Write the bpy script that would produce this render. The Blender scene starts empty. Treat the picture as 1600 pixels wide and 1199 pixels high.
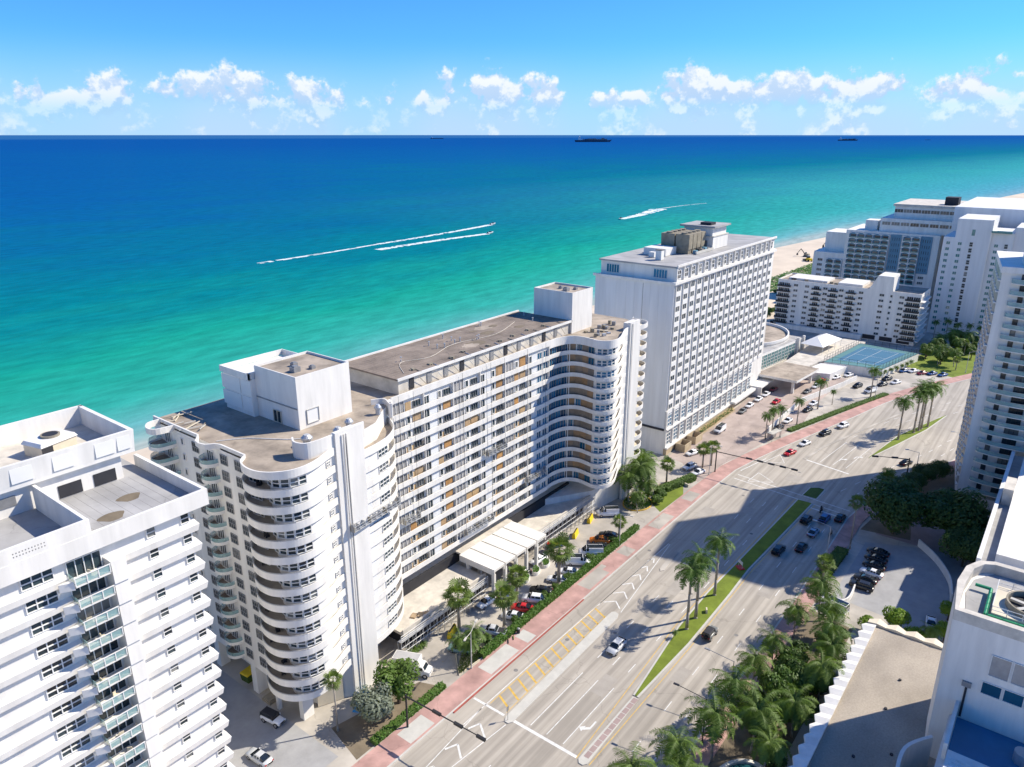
import bpy, math, random
from math import sin, cos, pi, radians as R, hypot, atan2
from mathutils import Vector, Matrix
random.seed(7)
S = bpy.context.scene
COL = S.collection
# ------------------------------------------------------------ camera, sky, sun, exposure
cd = bpy.data.cameras.new('camera'); cam = bpy.data.objects.new('camera', cd); COL.objects.link(cam)
cam.location = (0, 0, 100); cam.rotation_euler = (R(90 - 18.516), 0, R(37.685 - 90))
cd.sensor_width = 36; cd.lens = 36 * 1160 / 1600; cd.clip_start = 1; cd.clip_end = 500000
S.camera = cam
SUN_AZ, SUN_EL = R(-36), R(42)
W = bpy.data.worlds.new('World'); S.world = W; W.use_nodes = True
def build_sky():
    nt = W.node_tree; nt.nodes.clear(); N = nt.nodes.new; L = nt.links.new
    out = N('ShaderNodeOutputWorld'); bg = N('ShaderNodeBackground'); bg2 = N('ShaderNodeBackground'); mx = N('ShaderNodeMixShader')
    sky = N('ShaderNodeTexSky'); sky.sky_type = 'NISHITA'; sky.sun_disc = False
    sky.sun_elevation = SUN_EL; sky.sun_rotation = pi / 2 - SUN_AZ; sky.air_density = 1.0; sky.dust_density = 0.0; sky.ozone_density = 4.0
    bg.inputs[1].default_value = 0.122
    hs = N('ShaderNodeMix'); hs.data_type = 'RGBA'; hs.blend_type = 'MULTIPLY'; hs.inputs['Factor'].default_value = 1; hs.inputs['B'].default_value = (.22, .56, .96, 1)
    L(sky.outputs[0], hs.inputs['A']); L(hs.outputs['Result'], bg.inputs[0])
    tc = N('ShaderNodeTexCoord'); sp = N('ShaderNodeSeparateXYZ'); L(tc.outputs['Generated'], sp.inputs[0])
    def math_(op, a, b=None, clamp=False):
        m = N('ShaderNodeMath'); m.operation = op; m.use_clamp = clamp
        for i, v in enumerate((a, b)):
            if v is None: continue
            if isinstance(v, (int, float)): m.inputs[i].default_value = v
            else: L(v, m.inputs[i])
        return m.outputs[0]
    def noise(vec, scale, detail, rough):
        n = N('ShaderNodeTexNoise'); n.inputs['Scale'].default_value = scale; n.inputs['Detail'].default_value = detail
        n.inputs['Roughness'].default_value = rough; L(vec, n.inputs['Vector']); return n.outputs['Fac']
    def mapping(loc, sc):
        m = N('ShaderNodeMapping'); m.inputs['Location'].default_value = loc; m.inputs['Scale'].default_value = sc
        L(tc.outputs['Generated'], m.inputs['Vector']); return m.outputs[0]
    def ramp(f, a, b, lo=0., hi=1.):
        m = N('ShaderNodeMapRange'); m.interpolation_type = 'SMOOTHSTEP'
        L(f, m.inputs[0]); m.inputs[1].default_value = a; m.inputs[2].default_value = b; m.inputs[3].default_value = lo; m.inputs[4].default_value = hi
        return m.outputs[0]
    z = sp.outputs['Z']
    n1 = noise(mapping((3.1, 1.7, 0), (1, 1, 1.1)), 21, 11, .6)
    n1b = noise(mapping((3.1, 1.7, .012), (1, 1, 1.1)), 21, 11, .6)
    big = noise(mapping((9, 4, 2), (1, 1, .3)), 5, 2, .5)
    top = math_('ADD', math_('MULTIPLY', big, .15), .028)           # cloud top height by azimuth
    rel = math_('DIVIDE', z, top)
    th = math_('ADD', ramp(rel, .45, 1.1, .375, .74), ramp(z, .04, .012, 0, .16))
    dens = ramp(math_('SUBTRACT', n1, th), -.01, .12)
    veil = math_('MULTIPLY', ramp(z, .115, .0, 0, .95), ramp(big, .3, .6, .7, 1))
    lit = ramp(math_('SUBTRACT', n1, n1b), -.03, .075)
    lit = math_('ADD', math_('MULTIPLY', lit, .7), ramp(rel, .3, .9, 0, .3), True)
    cc = N('ShaderNodeMix'); cc.data_type = 'RGBA'; L(lit, cc.inputs['Factor'])
    cc.inputs['A'].default_value = (.43, .6, .84, 1); cc.inputs['B'].default_value = (.86, .89, .92, 1)
    hz = N('ShaderNodeMix'); hz.data_type = 'RGBA'; L(dens, hz.inputs['Factor'])
    hz.inputs['A'].default_value = (.45, .64, .9, 1); L(cc.outputs['Result'], hz.inputs['B'])
    L(hz.outputs['Result'], bg2.inputs[0]); bg2.inputs[1].default_value = 0.74
    f = math_('MAXIMUM', math_('MULTIPLY', dens, ramp(z, .012, .05, .35, 1)), veil)
    f = math_('MULTIPLY', f, ramp(z, -.004, .0))
    L(f, mx.inputs[0]); L(bg.outputs[0], mx.inputs[1]); L(bg2.outputs[0], mx.inputs[2]); L(mx.outputs[0], out.inputs[0])
build_sky()
sd = bpy.data.lights.new('sun', 'SUN'); sun = bpy.data.objects.new('sun', sd); COL.objects.link(sun)
sd.energy = 4.4; sd.angle = R(.53); sd.color = (1, .925, .79)
sun.rotation_euler = Vector((-cos(SUN_EL) * cos(SUN_AZ), -cos(SUN_EL) * sin(SUN_AZ), -sin(SUN_EL))).to_track_quat('-Z', 'Y').to_euler()
S.view_settings.view_transform = 'Standard'; S.view_settings.look = 'None'; S.view_settings.gamma = 1; S.view_settings.exposure = 0.64
S.cycles.max_bounces = 5; S.cycles.diffuse_bounces = 4; S.cycles.glossy_bounces = 2; S.cycles.transparent_max_bounces = 6; S.cycles.transmission_bounces = 3
# ------------------------------------------------------------ helpers
MT = {}
def mat(name, col, rough=.7, var=.12, sc=.6, bump=0., metal=0., spec=.4, obj=False, rnd=None, streak=0, alpha=None, emit=0):
    m = bpy.data.materials.new(name); m.use_nodes = True; nt = m.node_tree; N = nt.nodes.new; L = nt.links.new
    b = nt.nodes['Principled BSDF']; b.inputs['Roughness'].default_value = rough; b.inputs['Metallic'].default_value = metal
    b.inputs['Specular IOR Level'].default_value = spec
    geo = N('ShaderNodeNewGeometry'); n = N('ShaderNodeTexNoise'); n.inputs['Scale'].default_value = sc; n.inputs['Detail'].default_value = 6; n.inputs['Roughness'].default_value = .65
    if streak:
        mp = N('ShaderNodeMapping'); mp.inputs['Scale'].default_value = (1, 1, streak); L(geo.outputs['Position'], mp.inputs[0]); L(mp.outputs[0], n.inputs['Vector'])
    else: L(geo.outputs['Position'], n.inputs['Vector'])
    mr = N('ShaderNodeMapRange'); mr.inputs[1].default_value = .25; mr.inputs[2].default_value = .75; mr.inputs[3].default_value = 1 - var; mr.inputs[4].default_value = 1 + var * .6
    L(n.outputs['Fac'], mr.inputs[0])
    mul = N('ShaderNodeMix'); mul.data_type = 'RGBA'; mul.blend_type = 'MULTIPLY'; mul.inputs['Factor'].default_value = 1
    oi = N('ShaderNodeObjectInfo')
    if obj: L(oi.outputs['Color'], mul.inputs['A'])
    elif rnd:
        r = N('ShaderNodeValToRGB'); r.color_ramp.interpolation = 'LINEAR'
        es = r.color_ramp.elements
        while len(es) < len(rnd): es.new(.5)
        for i, c in enumerate(rnd): es[i].position = i / max(1, len(rnd) - 1); es[i].color = (*c, 1)
        L(oi.outputs['Random'], r.inputs[0]); L(r.outputs[0], mul.inputs['A'])
    else: mul.inputs['A'].default_value = (*col, 1)
    L(mr.outputs[0], mul.inputs['B']); L(mul.outputs['Result'], b.inputs['Base Color'])
    if bump:
        bp = N('ShaderNodeBump'); bp.inputs['Strength'].default_value = bump; bp.inputs['Distance'].default_value = .05
        n2 = N('ShaderNodeTexNoise'); n2.inputs['Scale'].default_value = sc * 12; n2.inputs['Detail'].default_value = 3
        L(geo.outputs['Position'], n2.inputs['Vector']); L(n2.outputs['Fac'], bp.inputs['Height']); L(bp.outputs[0], b.inputs['Normal'])
    if alpha is not None: b.inputs['Alpha'].default_value = alpha
    MT[name] = m; return m
mat('white', (.75, .72, .665), .65, .1, .8, streak=.15)
mat('white_clean', (.76, .745, .71), .6, .05, .3)
mat('cream', (.66, .58, .44), .7, .15, .5)
mat('plaster', (.6, .55, .47), .8, .35, .35)
mat('tan_wall', (.5, .4, .26), .8, .3, .5)
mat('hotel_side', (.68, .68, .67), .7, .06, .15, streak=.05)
mat('roof_tan', (.41, .34, .265), .9, .6, .16, .3)
mat('roof_brown', (.27, .215, .17), .9, .6, .13, .3)
mat('roof_grey', (.4, .39, .38), .9, .2, .12, .3)
mat('balcony_floor', (.33, .295, .25), .85, .25, .5)
mat('gravel', (.42, .36, .285), .95, .22, 3, .8)
mat('concrete', (.45, .41, .355), .85, .2, .12, .2)
mat('road', (.43, .385, .325), .85, .16, .07, .25)
mat('road_patch', (.37, .335, .29), .9, .2, .3, .3)
mat('asphalt', (.22, .21, .2), .9, .25, .15, .3)
mat('drive', (.42, .34, .3), .85, .2, .15, .2)
mat('pink', (.5, .3, .26), .85, .3, .22, .2)
mat('kerb', (.52, .5, .45), .85, .15, .5)
mat('paver', (.36, .27, .25), .9, .2, .4, .3)
mat('paint', (.7, .69, .66), .7, .35, 1.1)
mat('yellow_paint', (.66, .42, .08), .7, .4, 1.1)
mat('red_kerb', (.35, .09, .07), .8, .3, .4)
mat('grass', (.16, .21, .022), .95, .4, .25, .8)
mat('grass_dark', (.07, .12, .02), .95, .4, .3, .8)
mat('grey_paving', (.34, .335, .33), .9, .2, .3, .3)
mat('sand', (.66, .55, .42), .95, .22, .03, .3)
mat('soil', (.2, .16, .11), .95, .4, .2, .4)
mat('glass', (.03, .05, .06), .12, .2, .5, spec=.5, rnd=[(.015, .028, .036), (.02, .035, .045), (.05, .075, .085), (.03, .05, .06), (.24, .24, .22)])
mat('glass_blue', (.02, .09, .14), .1, .2, .5, spec=.5, rnd=[(.012, .06, .11), (.02, .12, .2), (.035, .19, .32)])
mat('glass_hotel', (.03, .05, .07), .12, .2, .5, spec=.5, rnd=[(.015, .03, .045), (.03, .06, .085), (.05, .085, .11), (.09, .11, .12)])
mat('glass_grey', (.2, .19, .18), .3, .25, .8, rnd=[(.2, .195, .19), (.3, .29, .28), (.38, .36, .34)])
mat('glass_teal', (.07, .22, .22), .08, .15, .6, spec=.6)
mat('rail_glass', (.35, .55, .54), .08, .1, .6, spec=.6, alpha=.45)
mat('board', (.45, .25, .09), .8, .3, .9, rnd=[(.3, .17, .08), (.46, .24, .08), (.4, .3, .19), (.5, .33, .16)])
mat('brown_board', (.25, .2, .15), .8, .35, .5, rnd=[(.2, .17, .14), (.28, .22, .16), (.38, .22, .1)])
mat('ochre', (.62, .43, .22), .8, .35, .8)
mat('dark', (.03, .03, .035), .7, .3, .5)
mat('grey_metal', (.3, .3, .3), .5, .25, .6, metal=.3)
mat('galv', (.5, .51, .52), .45, .15, .6, metal=.4)
mat('black_metal', (.025, .025, .027), .45, .2, .8)
mat('rust_metal', (.3, .26, .19), .8, .35, .5)
mat('teal_slab', (.14, .23, .24), .6, .15, .4)
mat('blue_roof', (.04, .18, .32), .5, .2, .3)
mat('blue_court', (.04, .15, .25), .8, .1, .2)
mat('green_court', (.09, .22, .23), .8, .12, .2)
mat('blue_panel', (.13, .27, .36), .6, .15, .4)
mat('green_pipe', (.02, .3, .13), .5, .15, 1)
mat('orange', (.8, .25, .03), .6, .1, 1)
mat('yellow', (.8, .55, .02), .6, .15, 1)
mat('red', (.6, .03, .02), .5, .1, 1)
mat('blue_tarp', (.03, .3, .6), .6, .2, 1)
mat('pool_dark', (.015, .08, .1), .15, .1, 1)
mat('pool_blue', (.05, .4, .55), .3, .1, 1)
mat('paint_car', (.5, .5, .5), .28, .04, .8, spec=.6, obj=True)
mat('car_glass', (.015, .02, .025), .08, .1, 1, spec=.7)
mat('tyre', (.015, .015, .015), .85, .2, 2)
mat('chrome', (.5, .5, .52), .3, .1, 2, metal=.8)
mat('lamp_red', (.4, .01, .01), .3, .1, 2)
mat('lamp_white', (.8, .8, .78), .2, .05, 2)
mat('trunk', (.34, .3, .25), .9, .25, 1.5, .5)
mat('bark', (.12, .09, .065), .95, .3, 1.2, .6)
mat('crownshaft', (.1, .2, .04), .6, .2, 1.5)
def leafmat(n, a, b, tr=.25):
    m = mat(n, a, .55, .25, .7, spec=.35, rnd=[a, b]); nt = m.node_tree; bs = nt.nodes['Principled BSDF']
    t = nt.nodes.new('ShaderNodeBsdfTranslucent'); t.inputs[0].default_value = (a[0] * 1.6, a[1] * 1.6, a[2] * .8, 1)
    mx = nt.nodes.new('ShaderNodeMixShader'); mx.inputs[0].default_value = tr
    nt.links.new(bs.outputs[0], mx.inputs[1]); nt.links.new(t.outputs[0], mx.inputs[2]); nt.links.new(mx.outputs[0], nt.nodes['Material Output'].inputs[0])
leafmat('palm_leaf', (.085, .16, .025), (.115, .195, .03))
leafmat('fan_leaf', (.11, .17, .03), (.15, .21, .045))
leafmat('coco_leaf', (.105, .175, .03), (.145, .22, .04))
leafmat('leaf', (.075, .14, .02), (.11, .18, .028))
leafmat('leaf_dark', (.05, .1, .02), (.065, .12, .026))
leafmat('leaf_bright', (.16, .26, .02), (.2, .3, .03))
leafmat('leaf_silver', (.2, .23, .17), (.24, .27, .2))
leafmat('hedge_leaf', (.07, .17, .012), (.09, .2, .02))
leafmat('dead_frond', (.2, .15, .09), (.25, .19, .11), .1)

def wear(name, along=(.018, .75, 1), lo=.8, crack=.84):
    m = MT[name]; nt = m.node_tree; N = nt.nodes.new; L = nt.links.new; b = nt.nodes['Principled BSDF']; src = b.inputs['Base Color'].links[0].from_socket
    geo = N('ShaderNodeNewGeometry'); mp = N('ShaderNodeMapping'); mp.inputs['Scale'].default_value = along; L(geo.outputs['Position'], mp.inputs[0])
    n = N('ShaderNodeTexNoise'); n.inputs['Scale'].default_value = 1; n.inputs['Detail'].default_value = 4; L(mp.outputs[0], n.inputs['Vector'])
    r = N('ShaderNodeMapRange'); r.inputs[1].default_value = .35; r.inputs[2].default_value = .65; r.inputs[3].default_value = lo; r.inputs[4].default_value = 1.06; L(n.outputs['Fac'], r.inputs[0])
    v = N('ShaderNodeTexVoronoi'); v.feature = 'DISTANCE_TO_EDGE'; v.inputs['Scale'].default_value = .05; n2 = N('ShaderNodeTexNoise'); n2.inputs['Scale'].default_value = .3; n2.inputs['Detail'].default_value = 4
    L(geo.outputs['Position'], n2.inputs['Vector']); va = N('ShaderNodeVectorMath'); va.operation = 'MULTIPLY_ADD'; va.inputs[1].default_value = (5, 5, 0); L(n2.outputs['Color'], va.inputs[0]); L(geo.outputs['Position'], va.inputs[2]); L(va.outputs[0], v.inputs['Vector'])
    c = N('ShaderNodeMapRange'); c.inputs[1].default_value = .002; c.inputs[2].default_value = .006; c.inputs[3].default_value = crack; c.inputs[4].default_value = 1; L(v.outputs['Distance'], c.inputs[0])
    k = N('ShaderNodeMath'); k.operation = 'MULTIPLY'; L(r.outputs[0], k.inputs[0]); L(c.outputs[0], k.inputs[1])
    mx = N('ShaderNodeMix'); mx.data_type = 'RGBA'; mx.blend_type = 'MULTIPLY'; mx.inputs['Factor'].default_value = 1; L(src, mx.inputs['A']); L(k.outputs[0], mx.inputs['B']); L(mx.outputs['Result'], b.inputs['Base Color'])
wear('road', lo=.72); wear('white', (.45, .45, .06), .94, 1); wear('hotel_side', (.5, .5, .05), .95, 1); wear('gravel', (.1, .15, 1), .8, 1); wear('asphalt', (.3, .3, 1)); wear('concrete', (.12, .12, 1)); wear('roof_tan', (.25, .1, 1)); wear('roof_brown', (.1, .3, 1)); wear('roof_grey', (.25, .15, 1)); wear('pink', (.3, .3, 1)); wear('drive', (.1, .2, 1))
class MB:
    def __init__(s): s.v = []; s.f = []; s.m = []
    def add(s, vs, fs, mi=0):
        o = len(s.v); s.v += [tuple(p) for p in vs]
        for f in fs: s.f.append([o + i for i in f]); s.m.append(mi)
        return s
    def box(s, x0, x1, y0, y1, z0, z1, mi=0):
        return s.add([(x0, y0, z0), (x1, y0, z0), (x1, y1, z0), (x0, y1, z0), (x0, y0, z1), (x1, y0, z1), (x1, y1, z1), (x0, y1, z1)],
                     [(3, 2, 1, 0), (4, 5, 6, 7), (0, 1, 5, 4), (1, 2, 6, 5), (2, 3, 7, 6), (3, 0, 4, 7)], mi)
    def frust(s, x0, x1, y0, y1, z0, X0, X1, Y0, Y1, z1, mi=0):
        return s.add([(x0, y0, z0), (x1, y0, z0), (x1, y1, z0), (x0, y1, z0), (X0, Y0, z1), (X1, Y0, z1), (X1, Y1, z1), (X0, Y1, z1)],
                     [(3, 2, 1, 0), (4, 5, 6, 7), (0, 1, 5, 4), (1, 2, 6, 5), (2, 3, 7, 6), (3, 0, 4, 7)], mi)
    def prism(s, pts, z0, z1, mi=0, top=None):
        n = len(pts); a = sum(pts[i][0] * pts[(i + 1) % n][1] - pts[(i + 1) % n][0] * pts[i][1] for i in range(n))
        if a < 0: pts = pts[::-1]
        vs = [(p[0], p[1], z0) for p in pts] + [(p[0], p[1], z1) for p in pts]
        o = len(s.v); s.v += vs
        s.f.append([o + i for i in range(n)][::-1]); s.m.append(mi)
        s.f.append([o + n + i for i in range(n)]); s.m.append(mi if top is None else top)
        for i in range(n):
            j = (i + 1) % n; s.f.append([o + i, o + j, o + n + j, o + n + i]); s.m.append(mi)
        return s
    def ribbon(s, path, z0, z1, t, mi=0, closed=False):
        n = len(path); inn = []
        for i in range(n):
            a = path[(i - 1) % n] if closed or i else path[0]; b = path[(i + 1) % n] if closed or i < n - 1 else path[-1]
            dx, dy = b[0] - a[0], b[1] - a[1]; l = hypot(dx, dy) or 1; inn.append((path[i][0] - dy / l * t, path[i][1] + dx / l * t))
        o = len(s.v)
        for p, q in zip(path, inn): s.v += [(p[0], p[1], z0), (p[0], p[1], z1), (q[0], q[1], z1), (q[0], q[1], z0)]
        for i in range(n if closed else n - 1):
            a, b = o + 4 * i, o + 4 * ((i + 1) % n)
            for k in range(4): s.f.append([a + k, a + (k + 1) % 4, b + (k + 1) % 4, b + k][::-1]); s.m.append(mi)
        if not closed:
            s.f.append([o, o + 1, o + 2, o + 3]); s.m.append(mi); e = o + 4 * (n - 1); s.f.append([e + 3, e + 2, e + 1, e]); s.m.append(mi)
        return s
    def tube(s, p, q, r0, r1=None, n=6, mi=0):
        r1 = r0 if r1 is None else r1; p = Vector(p); q = Vector(q); d = (q - p).normalized()
        u = d.orthogonal().normalized(); w = d.cross(u); o = len(s.v)
        for c, r in ((p, r0), (q, r1)):
            for i in range(n):
                a = 2 * pi * i / n; s.v.append(tuple(c + u * cos(a) * r + w * sin(a) * r))
        for i in range(n):
            j = (i + 1) % n; s.f.append([o + i, o + j, o + n + j, o + n + i]); s.m.append(mi)
        s.f.append([o + i for i in range(n)][::-1]); s.m.append(mi); s.f.append([o + n + i for i in range(n)]); s.m.append(mi)
        return s
    def cyl(s, x, y, z0, z1, r, n=16, mi=0, r1=None): return s.tube((x, y, z0), (x, y, z1), r, r1, n, mi)
    def mesh(s, name, mats, smooth=False):
        me = bpy.data.meshes.new(name); me.from_pydata(s.v, [], s.f)
        for m in ([mats] if isinstance(mats, str) else mats): me.materials.append(MT[m])
        me.polygons.foreach_set('material_index', s.m)
        if smooth: me.polygons.foreach_set('use_smooth', [True] * len(s.f))
        me.update(); return me
    def build(s, name, mats, parent=None, smooth=False, **kw): return put(name, s.mesh(name, mats, smooth), parent, **kw)
def put(name, me, parent=None, loc=(0, 0, 0), rz=0, sc=None, label=None, cat=None, group=None, kind=None, col=None):
    o = bpy.data.objects.new(name, me); COL.objects.link(o); o.location = loc; o.rotation_euler = (0, 0, rz)
    if sc is not None: o.scale = (sc, sc, sc) if isinstance(sc, (int, float)) else sc
    if parent: o.parent = parent
    for k, v in (('label', label), ('category', cat), ('group', group), ('kind', kind)):
        if v: o[k] = v
    if col: o.color = (*col, 1)
    if me is not None and me.name in FRAME: put('frame', FRAME[me.name], o)
    return o
def thing(name, label, cat, loc=(0, 0, 0), rz=0, group=None, sc=None):
    return put(name, None, None, loc, rz, sc, label, cat, group)
def copy_tree(o, parent=None):
    c = o.copy(); COL.objects.link(c)
    if parent: c.parent = parent
    for ch in [x for x in o.children]: copy_tree(ch, c)
    return c
def smooth(pts, n=6):
    out = []; P = [pts[0]] + list(pts) + [pts[-1]]
    for i in range(1, len(P) - 2):
        p0, p1, p2, p3 = P[i - 1:i + 3]
        for k in range(n):
            t = k / n
            out.append(tuple(.5 * (2 * p1[j] + (p2[j] - p0[j]) * t + (2 * p0[j] - 5 * p1[j] + 4 * p2[j] - p3[j]) * t * t + (3 * p1[j] - p0[j] - 3 * p2[j] + p3[j]) * t ** 3) for j in (0, 1)))
    out.append(pts[-1]); return out
FRAME = {}
def win_mesh(name, w, h, nx, nz, glass='glass', frame='white_clean', fr=.09, d=.14):
    g_ = MB().box(-w / 2, w / 2, 0, .04, -h / 2, h / 2, 0).mesh(name, glass); m = MB()
    for i in range(nx + 1):
        x = -w / 2 + w * i / nx; m.box(x - fr / 2, x + fr / 2, -d, .02, -h / 2 - fr / 2, h / 2 + fr / 2, 0)
    for k in range(nz + 1):
        z = -h / 2 + h * k / nz; m.box(-w / 2 + fr / 2, w / 2 - fr / 2, -d + .006, .02, z - fr / 2, z + fr / 2, 0)
    FRAME[g_.name] = m.mesh('frame', frame); return g_
FX = -pi / 2          # rotation of a window that looks to -X (0 looks to -Y)
def lerp(a, b, t): return a + (b - a) * t
def along(path, s):
    for a, b in zip(path, path[1:]):
        l = hypot(b[0] - a[0], b[1] - a[1])
        if s <= l or b is path[-1]:
            t = s / l; return (lerp(a[0], b[0], t), lerp(a[1], b[1], t), atan2(b[1] - a[1], b[0] - a[0]))
        s -= l
def plen(path): return sum(hypot(b[0] - a[0], b[1] - a[1]) for a, b in zip(path, path[1:]))
# ------------------------------------------------------------ the setting
SHORE = [(-900, 246), (100, 243), (400, 240), (712, 236), (872, 214), (1200, 178), (1531, 139), (1700, 115), (2400, 20), (4000, -250), (9000, -1400)]
def ocean_material():
    m = bpy.data.materials.new('ocean'); m.use_nodes = True; nt = m.node_tree; N = nt.nodes.new; L = nt.links.new; b = nt.nodes['Principled BSDF']
    geo = N('ShaderNodeNewGeometry'); sp = N('ShaderNodeSeparateXYZ'); L(geo.outputs['Position'], sp.inputs[0])
    def mth(op, a, c=0., d=None):
        n = N('ShaderNodeMath'); n.operation = op
        for i, v in enumerate((a, c) if d is None else (a, c, d)):
            if isinstance(v, (int, float)): n.inputs[i].default_value = v
            else: L(v, n.inputs[i])
        return n.outputs[0]
    def noise(scale, det=4, msc=None):
        n = N('ShaderNodeTexNoise'); n.inputs['Scale'].default_value = scale; n.inputs['Detail'].default_value = det; n.inputs['Roughness'].default_value = .6
        if msc:
            mp = N('ShaderNodeMapping'); mp.inputs['Scale'].default_value = msc; mp.inputs['Rotation'].default_value = (0, 0, R(25)); L(geo.outputs['Position'], mp.inputs[0]); L(mp.outputs[0], n.inputs['Vector'])
        else: L(geo.outputs['Position'], n.inputs['Vector'])
        return n.outputs['Fac']
    off = mth('MULTIPLY', mth('MAXIMUM', mth('SUBTRACT', sp.outputs['X'], 700), 0), .125)
    d = mth('ADD', mth('SUBTRACT', sp.outputs['Y'], 240), off)
    wob = mth('MULTIPLY', mth('SUBTRACT', noise(.004, 4, (1, 2.2, 1)), .5), 1.1)      # sand bars and deeper channels
    far = mth('MULTIPLY', mth('MINIMUM', mth('MAXIMUM', mth('SUBTRACT', sp.outputs['X'], 500), 0), 1200), .00008)     # paler down the coast, low-angle sky reflection put into the colour
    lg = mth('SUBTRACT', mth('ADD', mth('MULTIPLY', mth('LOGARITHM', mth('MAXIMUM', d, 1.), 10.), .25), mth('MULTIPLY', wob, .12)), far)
    r = N('ShaderNodeValToRGB'); L(lg, r.inputs[0]); e = r.color_ramp.elements
    stops = [(.2, (.36, .42, .38)), (.34, (.12, .36, .35)), (.44, (.03, .33, .26)), (.52, (.008, .29, .205)), (.6, (.0, .17, .2)), (.67, (.0, .122, .22)), (.75, (.0, .09, .255)), (.86, (.0, .07, .26)), (.97, (.0, .068, .26)), (1., (.02, .11, .28))]
    while len(e) < len(stops): e.new(.5)
    for i, (p, c) in enumerate(stops): e[i].position = p; e[i].color = (*c, 1)
    mr = N('ShaderNodeMapRange'); L(noise(.05, 5, (1, 3, 1)), mr.inputs[0]); mr.inputs[1].default_value = .3; mr.inputs[2].default_value = .7; mr.inputs[3].default_value = .78; mr.inputs[4].default_value = 1.14
    mx = N('ShaderNodeMix'); mx.data_type = 'RGBA'; mx.blend_type = 'MULTIPLY'; mx.inputs['Factor'].default_value = 1
    sh = N('ShaderNodeMix'); sh.data_type = 'RGBA'; sh.inputs['B'].default_value = (.06, .28, .4, 1)      # reflected sky painted into the water colour down the coast
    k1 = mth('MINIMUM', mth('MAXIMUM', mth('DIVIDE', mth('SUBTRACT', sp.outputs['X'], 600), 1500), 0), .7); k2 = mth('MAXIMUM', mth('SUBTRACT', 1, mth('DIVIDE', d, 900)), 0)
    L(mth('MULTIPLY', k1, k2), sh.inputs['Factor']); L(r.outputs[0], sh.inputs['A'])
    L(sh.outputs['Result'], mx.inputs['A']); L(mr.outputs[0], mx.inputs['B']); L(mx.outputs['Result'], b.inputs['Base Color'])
    bp = N('ShaderNodeBump'); bp.inputs['Strength'].default_value = .55; bp.inputs['Distance'].default_value = .6
    h = mth('ADD', mth('MULTIPLY', noise(.12, 4, (1, 2.6, 1)), 1.), mth('MULTIPLY', noise(.5, 3, (1, 2, 1)), .35)); L(h, bp.inputs['Height']); L(bp.outputs[0], b.inputs['Normal'])
    df = N('ShaderNodeBsdfDiffuse'); L(mx.outputs['Result'], df.inputs[0]); L(bp.outputs[0], df.inputs['Normal'])
    gl = N('ShaderNodeBsdfGlossy'); gl.inputs['Roughness'].default_value = .25; gl.inputs[0].default_value = (.8, .9, 1, 1); L(bp.outputs[0], gl.inputs['Normal'])
    ms = N('ShaderNodeMixShader'); ms.inputs[0].default_value = .035; L(df.outputs[0], ms.inputs[1]); L(gl.outputs[0], ms.inputs[2]); L(ms.outputs[0], nt.nodes['Material Output'].inputs[0])
    MT['ocean'] = m
ocean_material()
B = 300000
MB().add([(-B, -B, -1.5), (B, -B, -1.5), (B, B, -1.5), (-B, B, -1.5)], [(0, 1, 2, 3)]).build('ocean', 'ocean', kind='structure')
g = MB(); inn = [(x, y - 60) for x, y in SHORE]; n = len(SHORE)
vs = [(x, y, 0) for x, y in inn] + [(9000, -6000, 0), (-900, -6000, 0)]
g.add(vs, [list(range(len(vs)))[::-1]]).build('ground', 'concrete', kind='structure')
b = MB()
rows = [[(x, y - 105, .012) for x, y in SHORE], [(x, y - 40, .3) for x, y in SHORE], [(x, y - 6, -1.0) for x, y in SHORE], [(x, y + 25, -4) for x, y in SHORE]]
for a, c in zip(rows, rows[1:]):
    for i in range(n - 1): b.add([a[i], a[i + 1], c[i + 1], c[i]], [(0, 1, 2, 3)])
b.build('beach', 'sand', kind='structure')
# dune planting between the beach and the gardens
d = MB()
for i in range(5200):
    x = random.uniform(420, 760); y = 172 + (x - 500) * -.035 + random.uniform(-9, 9); r = random.uniform(.5, 1.4); z = random.uniform(.1, 1.3)
    a = random.uniform(0, pi); dx, dy = cos(a) * r, sin(a) * r
    d.add([(x - dx, y - dy, z), (x + dy * .6, y - dx * .6, z + random.uniform(0, .5)), (x + dx, y + dy, z + random.uniform(-.2, .5)), (x - dy * .6, y + dx * .6, z)], [(0, 1, 2, 3)])
d.build('dune_plants', 'hedge_leaf', label='strip of low green dune plants along the beach', cat='plants', kind='stuff')
# road: near part straight, then bending away to the right
LK = [(-80, 75.6), (60, 75.5), (133, 75.2), (190, 75), (211, 74.2)] + smooth([(225, 71.6), (238, 68.6), (260, 63), (283, 57), (319, 47.5), (364, 28.4), (420, 0), (520, -60)], 3)
RK = [(-80, 37.6), (100, 37.6), (157, 37.5), (200, 38.3)] + smooth([(215, 36.5), (240, 29), (262, 21.5), (285, 15), (330, -6), (400, -52), (480, -105)], 3)
MB().add([(x, y, .005) for x, y in RK + LK[::-1]], [list(range(len(RK) + len(LK)))]).build('road', 'road', kind='structure')
def strip(path, w, z, name, m, kind='structure', parent=None):
    s = MB(); s.ribbon(path, z - .003, z, w); return s.build(name, m, kind=kind, parent=parent)
def off(path, d):
    o = []
    for i in range(len(path)):
        a = path[max(0, i - 1)]; c = path[min(len(path) - 1, i + 1)]; dx, dy = c[0] - a[0], c[1] - a[1]; l = hypot(dx, dy); o.append((path[i][0] - dy / l * d, path[i][1] + dx / l * d))
    return o
def walk(name, path, w, m, h=.13):
    s = MB(); s.ribbon(path, 0, h, w); return s.build(name, m, kind='structure')
walk('kerb', off(LK, .0), .35, 'kerb', .15)
walk('sidewalk', off(LK, .35), 4.7, 'pink')
walk('kerb', off(RK[::-1], .0), .35, 'kerb', .15)
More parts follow.
